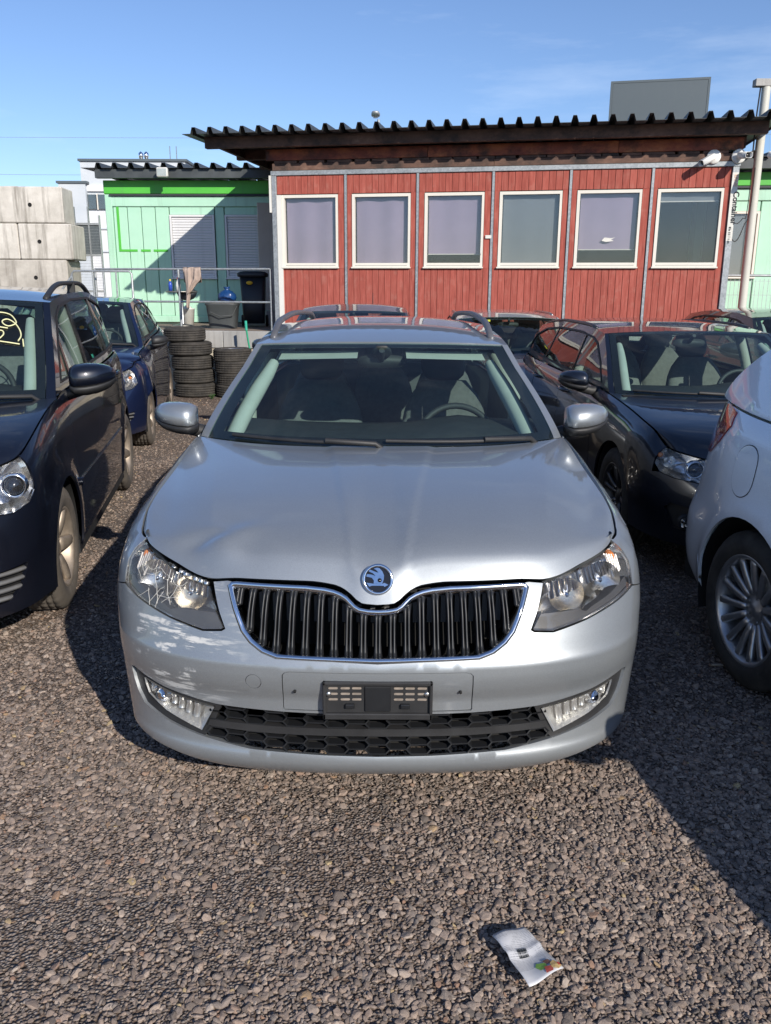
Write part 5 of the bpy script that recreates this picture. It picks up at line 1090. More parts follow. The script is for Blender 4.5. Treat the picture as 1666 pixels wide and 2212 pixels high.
def bx(name, x0, x1, y0, y1, z0, z1, mat, parent=None, bev=0.0):
    """box given by its extents; mesh is centred on its own origin so the grain follows each piece"""
    m = MB(); m.box((0, 0, 0), (x1 - x0, y1 - y0, z1 - z0), bev); o = m.build(name, MATS[mat], parent, fix=bev > 0); o.location = ((x0 + x1) / 2, (y0 + y1) / 2, (z0 + z1) / 2); return o
def corrugated(name, x0, x1, y0, y1, z0, z1, pitch, h, parent, mat='roof sheet dark', phase=0.0):
    """trapezoid roof sheet running front (y0,z0) to back (y1,z1)"""
    prof = []; x = x0 + phase
    prof.append((x0, 0))
    while x < x1 - pitch * .45:
        for dx, dz in ((pitch * .52, 0), (pitch * .62, h), (pitch * .82, h), (pitch * .94, 0)):
            if x + dx < x1: prof.append((x + dx, dz))
        x += pitch
    prof.append((x1, 0)); n = len(prof); t = .006
    V = [(a, y, z + b + q) for q in (0, -t) for (y, z) in ((y0, z0), (y1, z1)) for a, b in prof]
    F = [(i, i + 1, n + i + 1, n + i) for i in range(n - 1)] + [(2 * n + i, 3 * n + i, 3 * n + i + 1, 2 * n + i + 1) for i in range(n - 1)] + [(i, 2 * n + i, 2 * n + i + 1, i + 1) for i in range(n - 1)] + [(n + i, n + i + 1, 3 * n + i + 1, 3 * n + i) for i in range(n - 1)] + [(0, n, 3 * n, 2 * n), (n - 1, 3 * n - 1, 4 * n - 1, 2 * n - 1)]
    m = MB(); m.add(V, F); return m.build(name, MATS[mat], parent)
def text_mesh(name, body, size, mat, parent, loc, rot, ext=.001):
    cu = bpy.data.curves.new(name, 'FONT'); cu.body = body; cu.size = size; cu.extrude = ext; cu.align_x = 'LEFT'; cu.align_y = 'BOTTOM'; cu.offset = size * .018
    t = bpy.data.objects.new(name, cu); COL.objects.link(t); dg = bpy.context.evaluated_depsgraph_get(); me = bpy.data.meshes.new_from_object(t.evaluated_get(dg)); bpy.data.objects.remove(t); me.materials.clear()
    o = link(name, me, MATS[mat], parent); o.location = loc; o.rotation_euler = rot; return o

# ---------------------------------------------------------------- red site cabin with its roof
RZ = -.184
def red_cabin():
    root = empty('red_cabin', (-1.727, 13.3, 0), RZ, 'red boarded site cabin with six white framed windows under a corrugated roof', 'cabin')
    L = 6.61; z0, zt = 1.03, 3.30; D = 2.44
    # body shell behind the boards
    m = MB(); tri_box(m, .02, L - .02, .14, .16, z0, z0 + .9); m.box((L / 2, D, (z0 + zt) / 2), (L - .04, .03, zt - z0)); m.box((.03, D / 2 + .08, (z0 + zt) / 2), (.02, D - .16, zt - z0)); m.box((L - .03, D / 2 + .08, (z0 + zt) / 2), (.02, D - .16, zt - z0)); m.box((L / 2, D / 2 + .05, zt - .03), (L - .08, D - .16, .03)); m.box((L / 2, D / 2 + .05, z0 + .02), (L - .08, D - .16, .04)); m.build('inner_shell', MATS['room dark'], root)
    bx('end_wall', -.004, .018, .06, D, z0, zt - .06, 'red boards', root); bx('end_wall', L - .018, L + .004, .06, D, z0, zt - .06, 'red boards', root)
    bx('top_rail', -.01, L + .01, -.012, .10, 3.238, 3.305, 'galvanised steel', root, .006); bx('bottom_rail', 0, L, -.01, .10, .98, 1.07, 'galvanised steel', root, .006)
    bx('corner_post', 0, .075, -.016, .09, 1.07, 3.236, 'galvanised steel', root, .006); bx('corner_post', L - .085, L, -.016, .09, 1.07, 3.236, 'galvanised steel', root, .006)
    bx('edge_board', -.035, -.002, -.02, .10, 2.72, 3.24, 'peeling white', root); bx('edge_board', .078, .150, -.022, .03, 1.08, 2.965, 'peeling white', root)
    div = [1.136, 2.213, 3.305, 4.387, 5.495]
    for x in div: bx('divider', x - .017, x + .017, -.008, .05, 1.07, 3.236, 'galvanised steel', root)
    wx = [(.152, 1.015), (1.232, 2.108), (2.318, 3.182), (3.402, 4.28), (4.487, 5.366), (5.576, 6.444)]; lim = [.077] + div + [L - .087]
    wz0, wz1 = 1.936, 2.966
    boards = {}
    def board(x0, x1, z0, z1):
        k = (round(x1 - x0, 3), round(z1 - z0, 3))
        if k not in boards:
            m = MB(); m.box((0, 0, 0), (k[0] - .004, .022, k[1]), .003); boards[k] = m.mesh('board')
            boards[k].materials.append(MATS['red boards'])
        o = link('board', boards[k], None, root); o.location = ((x0 + x1) / 2, .022 + random.uniform(-.0015, .0015), (z0 + z1) / 2)
    for k in range(6):
        a, b_ = lim[k] + (.018 if k else .0), lim[k + 1] - (.018 if k < 5 else 0); w0, w1 = wx[k]
        n = 11; w = (b_ - a) / n
        for i in range(n): board(a + i * w, a + i * w + w, wz1 + .012, 3.236)
        for i in range(n): board(a + i * w, a + i * w + w, 1.07, wz0 - .022)
        if w0 - a > .02 and k: board(a, w0 - .002, wz0 - .022, wz1 + .012)
        board(w1 + .002, b_, wz0 - .022, wz1 + .012)
        # window: white frame, sill, blind and pane
        f = .042; m = MB(); dp = (-.002, .06); c_ = lambda *q: tri_box(m, *q)
        c_(w0, w0 + f, *dp, wz0, wz1); c_(w1 - f * .8, w1, *dp, wz0, wz1); c_(w0 + f, w1 - f * .8, *dp, wz1 - f, wz1); c_(w0 + f, w1 - f * .8, *dp, wz0, wz0 + f * 1.3)
        wd = m.build('window', MATS['window white'], root); bx('sill', w0 - .015, w1 + .01, -.03, .02, wz0 - .024, wz0 - .002, 'window white', wd, .003)
        bx('trim_groove', w0 + f, w1 - f, -.0045, -.0025, wz0 + f * .4, wz0 + f * .5, 'grey plastic', wd)
        y = .050; bx('pane', w0 + f - .002, w1 - f * .8 + .002, y - .003, y + .003, wz0 + f * 1.3 - .002, wz1 - f + .002, 'window pane', wd)
        top = wz1 - f; bot = wz0 + f * 1.3; frac = (1.0, 1.0, .86, 1.0, .80, .12)[k]; zb = top - (top - bot) * frac; mat = 'grey blind' if k in (3, 5) else 'lilac blind'
        nx = 14; V = []; bl = MB()
        for i in range(nx + 1):
            x = w0 + f + .012 + (w1 - w0 - 2 * f - .022) * i / nx; yy = y + .03 + .009 * math.sin(i * .9 + k * 2) * (1 if k < 2 else .4); V += [(x, yy, top), (x, yy + .004, zb)]
        bl.add(V, [(2 * i, 2 * i + 1, 2 * i + 3, 2 * i + 2) for i in range(nx)], True); bl.build('blind', MATS[mat], wd)
        if frac < 1: bx('blind_bar', w0 + f + .012, w1 - f, y + .025, y + .04, zb - .012, zb, 'window white', wd)
    bx('torn_notice', 3.215, 3.30, -.012, -.009, 2.33, 2.375, 'label paper', root); bx('torn_notice', 3.15, 3.18, -.036, -.03, 2.12, 2.20, 'label paper', root)
    m = MB(); m.add([(4.86, .046, 2.29), (4.90, .046, 2.335), (5.0, .046, 2.325), (5.05, .046, 2.34), (4.99, .046, 2.305), (5.03, .046, 2.29), (4.93, .046, 2.275)], [(0, 1, 2, 3, 4, 5, 6)]); m.build('peeled_sticker', MATS['label paper'], root)
    # name strip on the right corner post, letters one under the other line turned downwards
    st = bx('name_strip', L - .083, L - .004, -.0185, -.0165, 2.275, 3.16, 'label paper', root)
    text_mesh('lettering', 'ERNE', .066, 'ink orange', root, (L - .066, -.0195, 3.135), (math.radians(90), math.radians(90), 0)); [text_mesh('lettering', 'Container', .104, 'ink dark', root, (L - .066 + dx, -.0195 - dx * .1, 2.915 + dz), (math.radians(90), math.radians(90), 0)) for dx, dz in ((0, 0), (.003, .003))]
    for i, (dz, w, h) in enumerate(((0, .03, .018), (.032, .034, .010), (.05, .02, .016), (.10, .03, .014), (.135, .03, .012), (.18, .035, .006), (.215, .025, .012), (.25, .02, .018), (.283, .024, .012))): bx('letter_trace', L - .062, L - .062 + w, -.0196, -.0187, 2.46 - dz * .72 - h, 2.46 - dz * .72, 'ink dark', root)
    # timbers between cabin and roof
    random.seed(5)
    bx('timber', .02, 3.3, -.01, .10, 3.307, 3.405, 'stained timber', root, .004); bx('timber', 3.304, L - .02, -.012, .10, 3.307, 3.403, 'stained timber', root, .004)
    xx = .05
    while xx < L - .3:
        w = random.uniform(.22, .42); bx('packing_block', xx, xx + w, .0, .09, 3.407, 3.445, 'stained timber', root, .003); xx += w + random.uniform(.01, .05)
    bx('fascia_board', -.07, 2.35, -.02, .03, 3.447, 3.60, 'red fascia timber', root, .003); bx('fascia_board', 2.356, 5.0, -.024, .03, 3.445, 3.60, 'red fascia timber', root, .003); bx('fascia_board', 5.005, L + .02, -.02, .03, 3.447, 3.60, 'red fascia timber', root, .003)
    # roof beams and sheet
    for yy, nm in ((-.22, 'roof_beam'), (1.1, 'roof_beam'), (2.3, 'roof_beam')): bx(nm, -.92, L + .26, yy - .05, yy + .05, 3.60 + (yy + .2) * .017, 3.755 + (yy + .2) * .017, 'stained timber', root, .004)
    for x in np.arange(-.8, L + .2, 1.1): bx('rafter', x - .03, x + .03, -.16, 2.7, 3.64, 3.755, 'stained timber', root)
    corrugated('roof_sheet', -1.14, L + .46, -.56, 2.95, 3.755, 3.815, .243, .085, root)
    return root
red_cabin()

def green_unit(name, label, loc, rz, L, z0, zt, wins, seams, canopy=None, lamp=None, patch=False, band=.235):
    root = empty(name, loc, rz, label, 'container'); D = 2.4
    m = MB(); m.box((L / 2, D / 2 + .10, (z0 + zt) / 2), (L - .06, D - .2, zt - z0 - .04)); m.build('body', MATS['mint paint'], root)
    bx('top_beam', 0, L, -.04, .10, zt - band, zt, 'lime paint', root, .008); bx('roof_gutter', .10, L - .02, -.055, -.0, zt - band - .035, zt - band - .004, 'dark mesh', root); bx('head_rail', .02, L, -.012, .08, zt - band - .22, zt - band - .04, 'mint paint', root, .008)
    bx('corner_post', 0, .13, -.02, .10, z0, zt - band - .002, 'mint paint', root, .01); bx('base_rail', .13, L, -.01, .10, z0, z0 + .12, 'mint paint', root, .008)
    for a, b_ in seams:       # ribbed wall panels
        n = max(1, round((b_ - a) / .24)); w = (b_ - a) / n
        for i in range(n): bx('wall_panel', a + i * w + .006, a + (i + 1) * w - .006, .012, .05, z0 + .12, zt - band - .225, 'mint paint', root, .008)
    for (a, b_, za, zb, kind) in wins:
        f = .035; m = MB()
        for q in ((a, a + f, za, zb), (b_ - f, b_, za, zb), (a + f, b_ - f, zb - f, zb), (a + f, b_ - f, za, za + f)): tri_box(m, q[0], q[1], -.02, .05, q[2], q[3])
        wd = m.build('window', MATS['shutter grey' if kind == 's' else 'window white'], root); bx('sill', a - .02, b_ + .02, -.05, .0, za - .03, za - .002, 'shutter grey' if kind == 's' else 'window white', wd, .004)
        if kind == 's':
            n = int((zb - za - 2 * f) / .048); h = (zb - za - 2 * f) / n
            for i in range(n): bx('shutter_slat', a + f + .002, b_ - f - .002, .008, .028, za + f + i * h + .001, za + f + (i + 1) * h - .003, 'shutter grey', wd, .007)
        else:
            bx('pane', a + f, b_ - f, .020, .026, za + f, zb - f, 'window pane', wd); bx('mullion', b_ - .16, b_ - .11, -.022, .03, za + f, zb - f, 'window white', wd); bx('blind', a + f + .01, b_ - f - .01, .035, .04, za + f, zb - f, 'grey blind', wd)
        tri = bx('panel_below', a, b_, .012, .05, z0 + .12, za - .034, 'mint paint', root, .006)
        bx('panel_above', a, b_, .012, .05, zb + .004, zt - band - .225, 'mint paint', root, .006)
    if patch:                 # darker painted outline of a former sign
        for q in ((.20, .245, 2.26, 3.14), (.245, 1.13, 3.10, 3.14), (.245, .55, 2.26, 2.30), (.62, .80, 2.26, 2.30), (.86, 1.13, 2.26, 2.30)): bx('sign_outline', q[0], q[1], .0015, .0105, q[2] + patch, q[3] + patch, 'lime paint', root)
    return root
# left green unit, set back on the platform, with its own canopy
gl_ = green_unit('green_container', 'mint green container with lime band and two grey roller shutters behind the railing', (-5.27, 16.53, 0), -.032, 4.6, .98, 3.54,
    [(1.20, 2.04, 1.81, 2.94, 's'), (2.24, 3.05, 1.81, 2.94, 's')], [(.135, 1.19), (2.05, 2.23), (3.07, 4.5)], patch=.02)
def canopy(root, x0, x1, y0, y1, z, beamz):
    corrugated('canopy_sheet', x0, x1, y0, y1, z, z + .10, .30, .085, root, phase=.10)
    bx('canopy_beam', x0 + .22, x1, y0 + .08, y0 + .20, beamz - .045, z - .02, 'roof sheet dark', root); bx('canopy_beam', x0 + .22, x1, y1 - .4, y1 - .28, beamz + .05, z + .06, 'roof sheet dark', root)
    for x in np.arange(x0 + .3, x1, 1.2): bx('canopy_joist', x - .03, x + .03, y0 + .3, y1 - .1, z - .09, z - .005, 'roof sheet dark', root)
    
canopy(gl_, -.28, 3.9, -.34, 2.6, 3.72, 3.60)
def floodlight(loc):
    root = empty('floodlight', loc, 0, 'square white floodlight fixed to the dark canopy beam', 'lamp')
    bx('housing', -.10, .10, -.09, .0, -.08, .08, 'white plastic', root, .015); bx('glass', -.08, .08, -.098, -.091, -.06, .06, 'window pane', root); bx('bracket', -.02, .02, .0, .05, -.06, .06, 'steel', root)
floodlight((-4.05, 16.12, 3.63))
# green unit on the far right
gr_ = green_unit('green_container', 'mint green container at the far right behind the cream pole', (4.95, 14.1, 0), -.10, 4.5, .9, 3.41, [(.36, .98, 1.83, 2.83, 'w'), (1.35, 2.0, 1.83, 2.83, 'w')], [(.135, .35), (.99, 1.34), (2.01, 4.4)], band=.20)
canopy(gr_, -.2, 4.4, -.34, 2.6, 3.60, 3.48)

# ---------------------------------------------------------------- platform, walls, far building
def platform():
    root = empty('retaining_wall', (-1.727, 13.26, 0), RZ, 'low wall of beige blocks topped by a grey concrete beam, edging the platform', 'wall')
    for i in range(7): bx('concrete_beam', -4.1 + i * 1.62, -4.1 + (i + 1) * 1.62 - .008, -.02, .30, .70, .965, 'kerb concrete', root, .008)
    w = .40
    for r in range(3):
        for i in range(28): 
            x = -4.1 + i * w + (.2 if r % 2 else 0); bx('block', x + .004, x + w - .004, .0 + random.uniform(0, .006), .25, .02 + r * .226, .02 + (r + 1) * .226 - .006, 'beige blocks', root, .006)
    m = MB(); m.add([(-5.6, 13.9, .966), (8.5, 12.1, .966), (9.5, 30, .966), (-5.6, 30, .966)], [(0, 1, 2, 3)]); tag(m.build('platform', MATS['platform earth']), kind='structure')
platform()
def block_wall():
    root = empty('concrete_block_wall', (-5.50, 15.0, 0), 0.06, 'wall of huge stained concrete blocks at the left edge', 'wall')
    holes = []
    for r in range(5):
        zz = 3.27 - .594 * (r + 1); z1 = zz + .586; off = (0, .10, -.02, .0, .06)[r]; x = off
        for k, ln in enumerate(((1.8, 1.8, 1.8, 1.8), (.9, 1.8, 1.8, 1.8, .9), (1.8, 1.8, 1.8, 1.8), (1.8, 1.8, 1.8, 1.8), (1.0, 1.8, 1.8, 1.8, .8))[r]):
            bx('concrete_block', x - ln + .006, x - .004, 0, .80 if r else .62, zz, z1, 'pale concrete' if r < 2 else 'rough concrete', root, .018); x -= ln
        for hx in (-.55, -1.35):
            m = MB(); m.lathe([(.0005, .0), (.03, -.001), (.034, -.004)], 16, 'Y', (hx + off, -.002, (zz + z1) / 2)); m.build('lifting_hole', MATS['dark cavity'], root)
    bx('lifting_eye', -1.0, -.8, .2, .4, 3.262, 3.285, 'rough concrete', root); bx('lifting_eye', -.35, -.15, .2, .4, 3.262, 3.283, 'rough concrete', root)
block_wall()
def far_building():
    root = empty('white_industrial_building', (-15.6, 40, 0), 0, 'pale flat roofed industrial building far behind the concrete block wall', 'building')
    bx('wall', .8, 2.0, .0, 12, 0, 6.15, 'white building render', root); bx('tower', 1.75, 6.5, .3, 9, 0, 7.12, 'white building render', root)
    bx('parapet', .72, 2.1, -.06, 12, 6.15, 6.25, 'slate panel', root); bx('parapet', 1.68, 6.6, .22, 9, 7.12, 7.22, 'slate panel', root)
    bx('cladding', 1.70, 6.5, .20, .298, 5.84, 6.10, 'shutter grey', root); bx('lower_wall', 1.70, 6.5, .22, .297, 0, 5.0, 'shutter grey', root)
    for i in range(6):
        x = 1.86 + .62 * i; w = bx('window', x, x + .52, .18, .29, 5.08, 5.70, 'slate panel', root); bx('frame', x - .05, x, .15, .29, 5.05, 5.74, 'window white', w).location = (-.285, -.02, 0); w2 = bx('pane', x, x + .52, .17, .176, 5.08, 5.7, 'window pane', w); w2.location = (0, -.07, 0)
    for zz in (4.2, 3.2): bx('cornice', 1.7, 6.5, .15, .22, zz, zz + .08, 'white building render', root)
    for x in (4.2, 4.45): 
        m = MB(); m.lathe([(.001, .5), (.10, .42), (.12, .3), (.08, .18), (.06, 0)], 14, 'Z', (x, 1.5, 7.22)); m.build('roof_cowl', MATS['chrome'], root)
    bx('roof_plinth', 3.95, 4.75, 1.2, 1.8, 7.2, 7.32, 'slate panel', root)
    for x in (5.55, 5.85): bx('aerial', x - .02, x + .02, 1.5, 1.54, 7.2, 7.95, 'steel', root)
far_building()
def wire_gate():
    root = empty('wire_mesh_gate', (-5.78, 16.2, 0), 0, 'tall grey wire mesh gate between the block wall and the green container', 'gate')
    root.scale = (.46, 1, 1)
    for x in (.06, .62, 1.05): bx('gate_post', x - .025, x + .025, -.025, .025, .9, 3.05 if x < 1 else 2.9, 'galvanised steel', root)
    for z in (2.75, 2.2, 1.55): bx('gate_rail', .085, 1.025, -.02, .02, z - .02, z + .02, 'galvanised steel', root)
    m = MB()
    for x in np.arange(.10, 1.03, .05): m.bar((x, 0, 1.0), (x, 0, 2.75), .004)
    for z in np.arange(1.0, 2.76, .05): m.bar((.085, .003, z), (1.025, .003, z), .004)
    m.build('wire_mesh', MATS['galvanised steel'], root); bx('privacy_sheet', .09, 1.02, .01, .016, 2.22, 2.73, 'slate panel', root)
wire_gate()
# ---------------------------------------------------------------- things on and around the platform
def railing():
    root = empty('steel_railing', (-1.80, 13.42, 0), RZ, 'thin steel tube railing along the edge of the platform', 'railing')
    pts = [(-2.95, 0), (-1.52, 0), (0, 0)]
    for x, y in pts:
        m = MB(); m.tube([(x, y, .95), (x, y, 1.905)], .019, 10); m.build('post', MATS['galvanised steel'], root)
    for z in (1.905, 1.405):
        m = MB(); m.tube([(-2.95, 0, z), (0, 0, z)], .017, 10); m.build('rail', MATS['galvanised steel'], root)
    r2 = empty('steel_railing', (-4.05, 13.75, 0), .0, 'shorter steel railing with upright bars beside the concrete block wall', 'railing')
    m = MB(); m.tube([(-.95, 0, .95), (-.95, 0, 1.83), (-.91, 0, 1.87), (-.04, .0, 1.87), (0, 0, 1.83), (0, 0, .95)], .018, 10); m.build('frame', MATS['galvanised steel'], r2)
    for x in (-.62, -.45, -.25):
        m = MB(); m.tube([(x, 0, .95), (x, 0, 1.87)], .014, 8); m.build('upright', MATS['galvanised steel'], r2)
    m = MB(); m.tube([(-.95, 0, 1.80), (-1.30, -.05, 1.35), (-1.45, -.08, 1.0)], .016, 8); m.build('brace', MATS['galvanised steel'], r2)
    m = MB(); m.tube([(-.95, .0, 1.36), (0, 0, 1.36)], .014, 8); m.build('rail', MATS['galvanised steel'], r2)
railing()
def tyres():
    ty, rm, dc = wheel_mesh(.315, .20, .20, 'seven')
    rnd = random.Random(11)
    lab = ['bottom tyre of the tall stack of five by the blue car', 'second tyre from the ground in the tall stack of five', 'middle tyre in the tall stack of five', 'second tyre from the top in the tall stack of five', 'top tyre of the tall stack of five by the blue car']
    offs = [(.06, 0), (.035, .0), (.02, .01), (.0, 0), (-.075, .0)]
    def tyre(x, y, z, label, grp, tilt=0.0, with_rim=False, s=1.0):
        o = empty('tyre', (x, y, z), rnd.uniform(0, 6), label, 'tyre', grp); o.rotation_euler = (tilt, math.radians(90) + rnd.uniform(-.02, .02), rnd.uniform(0, 6)); o.scale = (1, s, s)
        if not ty.materials: ty.materials.append(MATS['tyre rubber'])
        if not rm.materials: rm.materials.append(MATS['alloy'])
        t = link('tyre_carcass', ty, None, o); t.material_slots[0].link = 'OBJECT'; t.material_slots[0].material = MATS['tyre rubber']
        if with_rim: r = link('rim', rm, None, o); r.material_slots[0].link = 'OBJECT'; r.material_slots[0].material = MATS['alloy']
    for k in range(5): tyre(-3.0 + offs[k][0], 12.97 + offs[k][1], .105 + k * .208, lab[k], 'tyres in the tall stack', rnd.uniform(-.035, .035), s=1.02 + rnd.uniform(-.025, .02))
    lab2 = ['bottom tyre of the lower stack of four beside the tall stack', 'second tyre up in the lower stack of four', 'third tyre up in the lower stack of four', 'top tyre of the lower stack, still on its alloy rim']
    for k in range(4): tyre(-2.33 + (.0, .02, .0, -.02)[k], 12.92, .10 + k * .178, lab2[k], 'tyres in the lower stack', 0, k == 3, .93)
tyres()
def table():
    root = empty('round_table', (-3.62, 15.2, .966), 0, 'round bistro table with bottles on the platform behind the railing', 'table')
    m = MB(); m.lathe([(.0005, .60), (.27, .60), (.275, .59), (.27, .575), (.0005, .575)], 40); m.build('table_top', MATS['table metal'], root)
    m = MB(); m.lathe([(.035, .575), (.025, .54), (.025, .04), (.03, .03)], 16); m.build('stem', MATS['steel'], root)
    m = MB(); m.lathe([(.03, .04), (.18, .015), (.2, 0), (.0005, 0)], 32); m.build('foot', MATS['table metal'], root)
    m = MB(); m.loft([sup(.10, -.02, z, w, w * .7, 16, 2.3) for z, w in ((.44, .10), (.47, .24), (.53, .33), (.574, .36))]); m.build('hanging_cover', MATS['bin plastic'], root)
    def bottle(x, y, prof, mat, capm, label, z=1.567):
        o = empty('bottle', (x, y, z), 0, label, 'bottle', 'bottles on the round table'); MB().lathe(prof, 18).build('body', MATS[mat], o)
        top = prof[-1][1]; MB().lathe([(.014, top - .004), (.016, top + .025), (.001, top + .03)], 12).build('cap', MATS[capm], o)
    bottle(-3.79, 15.12, [(.0005, 0), (.033, 0), (.034, .10), (.03, .135), (.012, .155), (.011, .17)], 'bottle blue', 'bottle yellow', 'small blue bottle with a yellow cap at the left of the table')
    bottle(-3.66, 15.15, [(.0005, 0), (.04, 0), (.042, .10), (.03, .15), (.014, .18), (.013, .2)], 'bucket white', 'bottle red', 'clear spray bottle with a red top on the table')
    o = empty('rag', (-3.45, 15.2, 1.567), 0, 'black crumpled rag on the right side of the table', 'rag'); m = MB(); rnd = random.Random(2); m.loft([[(.11 * (1 - j / 4 * .7) * math.cos(t) * rnd.uniform(.7, 1.15), .07 * (1 - j / 4 * .7) * math.sin(t) * rnd.uniform(.7, 1.15), .009 * j) for t in np.linspace(0, 6.28, 15)[:-1]] for j in range(5)]); m.build('fold', MATS['bin plastic'], o)
table()
def platform_things():
    o = empty('white_bucket', (-3.66, 15.75, .966), 0, 'white plastic bucket on the platform under the round table', 'bucket'); MB().lathe([(.0005, 0), (.105, 0), (.13, .27), (.142, .275), (.142, .29), (.125, .29), (.10, .02)], 32).build('pail', MATS['bucket white'], o); m = MB(); m.loft([sup(0, 0, z, w, w, 18, 2.2) for z, w in ((.26, .2), (.31, .15), (.345, .06))]); m.build('rag_on_top', MATS['bucket white'], o)
    # wheelie bin
    o = empty('wheelie_bin', (-2.31, 14.95, .966), .10, 'black wheelie bin with yellow badge beside the open door', 'bin')
    m = MB(); m.loft([sup(0, .0 + .02 * z, z, w, d, 24, 7) for z, w, d in ((.06, .36, .34), (.3, .385, .40), (.84, .44, .50))]); m.build('body', MATS['bin plastic'], o)
    m = MB(); m.loft([sup(0, .0, z, w, d, 24, 7) for z, w, d in ((.84, .50, .56), (.865, .52, .58), (.90, .52, .58), (.925, .42, .48), (.935, .30, .34))]); m.build('lid', MATS['bin plastic'], o)
    for sx in (-1, 1):
        m = MB(); m.lathe([(.0005, -.025), (.09, -.025), (.10, -.015), (.10, .015), (.09, .025), (.0005, .025)], 24, 'X', (sx * .21, .22, .10)); m.build('wheel', MATS['tyre rubber'], o)
    m = MB(); m.lathe([(.0005, -.006), (.045, -.005), (.05, .0)], 20, 'Y', (0, 0, 0)); b2 = m.build('badge', MATS['badge yellow'], o); b2.location = (-.05, -.243, .74); b2.scale = (1.1, 1, .62)
    # tub with rubbish and blue bag
    o = empty('grey_tub', (-2.74, 14.35, .966), 0, 'big grey plastic tub full of rubbish beside the wheelie bin', 'tub')
    m = MB(); m.loft([sup(0, 0, z, w, d, 28, 4.5) for z, w, d in ((.0, .44, .36), (.36, .52, .43), (.385, .55, .46), (.41, .55, .46), (.41, .51, .42), (.30, .49, .40))], cap=False); m.build('pail', MATS['tub plastic'], o); m = MB(); m.loft([sup(0, 0, z, w, d, 18, 3) for z, w, d in ((.33, .49, .40), (.40, .45, .36), (.43, .3, .2))]); m.build('rubbish', MATS['rubbish'], o)
    m = MB(); m.tube([(.26, -.15, .36), (.20, -.25, .22), (.0, -.27, .20), (-.16, -.26, .27)], .008, 6); m.build('handle', MATS['tub plastic'], o)
    o = empty('blue_bag', (-2.66, 14.35, 1.39), 0, 'knotted blue plastic bag on top of the grey tub', 'bag'); rnd = random.Random(4); m = MB()
    m.loft([[(w * math.cos(t) * (1 + .10 * math.sin(5 * t + j)) + rnd.uniform(-.006, .006), w * .8 * math.sin(t) * (1 + .1 * math.cos(4 * t + j)) + rnd.uniform(-.006, .006), z + rnd.uniform(-.006, .006)) for t in np.linspace(0, 2 * math.pi, 23)[:-1]] for j, (z, w) in enumerate(((0, .08), (.03, .135), (.08, .15), (.13, .14), (.17, .10), (.195, .045), (.21, .03), (.235, .055), (.245, .05)))]); m.build('bag', MATS['bag blue'], o)
    # cloth over the rail
    o = empty('cloth', (-3.0, 13.40, 0), RZ, 'beige cloth hanging over the top rail of the railing', 'cloth'); n = 16; rows = 22; V = []
    for i in range(rows + 1):
        v = i / rows
        for j in range(n + 1):
            u = j / n; w = .29 * (1 - .25 * v) if v < .45 else .26 * (1 - (v - .45) * 1.25); w = max(w, .07); x = -.16 + (u * w) + .10 * min(v, .5); fold = .028 * math.sin(u * 14 + v * 5) * (.35 + v) + .012 * math.sin(u * 31 + v * 9)
            z = 1.925 - v * (.60 if u < .35 else .47 - .12 * u) - .02 * math.sin(u * 9); y = -.025 + fold if v > .04 else .0
            V.append((x, y, z if v > .02 else 1.927))
    for j in range(n + 1): p = V[j]; V.append((p[0], .03 + .01 * math.sin(j), 1.70))
    F = [(i * (n + 1) + j, i * (n + 1) + j + 1, (i + 1) * (n + 1) + j + 1, (i + 1) * (n + 1) + j) for i in range(rows) for j in range(n)]; b0 = (rows + 1) * (n + 1); F += [(j, b0 + j, b0 + j + 1, j + 1) for j in range(n)]
    m = MB(); m.add(V, F, True); c_ = m.build('drape', MATS['cloth beige'], o, fix=False); s = c_.modifiers.new('thick', 'SOLIDIFY'); s.thickness = .004
    # open door leaf between the container and the cabin
    o = empty('open_door', (-2.36, 16.05, .97), 0, 'dirty beige door standing open next to the red cabin', 'door')
    a = bx('door_leaf', 0, .42, -.02, .02, .25, 2.15, 'dirty door', o, .004); m = MB(); m.tube([(.05, -.03, 1.02), (.05, -.06, 1.02), (.15, -.065, 1.02)], .009, 8); m.build('door_handle', MATS['steel'], o); bx('hinge', .40, .43, -.035, -.02, 1.9, 2.0, 'dark mesh', o); o.rotation_euler = (0, 0, .25)
    bx('threshold_block', .10, .42, -.1, .2, 0, .24, 'kerb concrete', o)
    # green broom handle
    o = empty('handcart', (-2.10, 12.95, 0), 0, 'green bent metal handle of a handcart behind the lower tyre stack', 'handcart'); m = MB(); m.tube([(.06, 0, 0.05), (.03, 0, .60), (-.01, 0, .85), (-.03, 0, 1.02)], .014, 10); m.build('tube', MATS['broom green'], o); m = MB(); m.tube([(-.03, 0, 1.0), (-.035, 0, 1.14)], .02, 12); m.build('grip', simple('grip green', (.03, .38, .26), .5), o)
    # weeds
    def weed(x, y, z, h, n, label):
        o = empty('weed', (x, y, z), 0, label, 'plant', 'weeds along the platform'); m = MB(); rnd = random.Random(int(x * 100))
        for k in range(n):
            an = rnd.uniform(0, 6.28); tip = Vector((math.cos(an) * h * .5, math.sin(an) * h * .5, h * rnd.uniform(.6, 1)));
            for j in range(5):
                p = tip * ((j + 1) / 5.5) ; d = Vector((rnd.uniform(-1, 1), rnd.uniform(-1, 1), .3)).normalized() * h * .22; s_ = d.cross(Vector((0, 0, 1))).normalized() * h * .05; m.add([p, p + d * .5 + s_, p + d, p + d * .5 - s_], [(0, 1, 2, 3)])
            m.tube([(0, 0, 0), tip * .5, tip], .003, 4)
        m.build('leaves', MATS['leaf green'], o, fix=False)
    weed(-4.12, 13.58, .966, .50, 16, 'tall green weed in front of the mint container'); weed(-3.75, 13.6, .966, .22, 6, 'small weed just right of the tall one'); weed(-2.62, 12.55, 0, .10, 12, 'small tuft of weeds in the gravel by the tyre stacks')
platform_things()
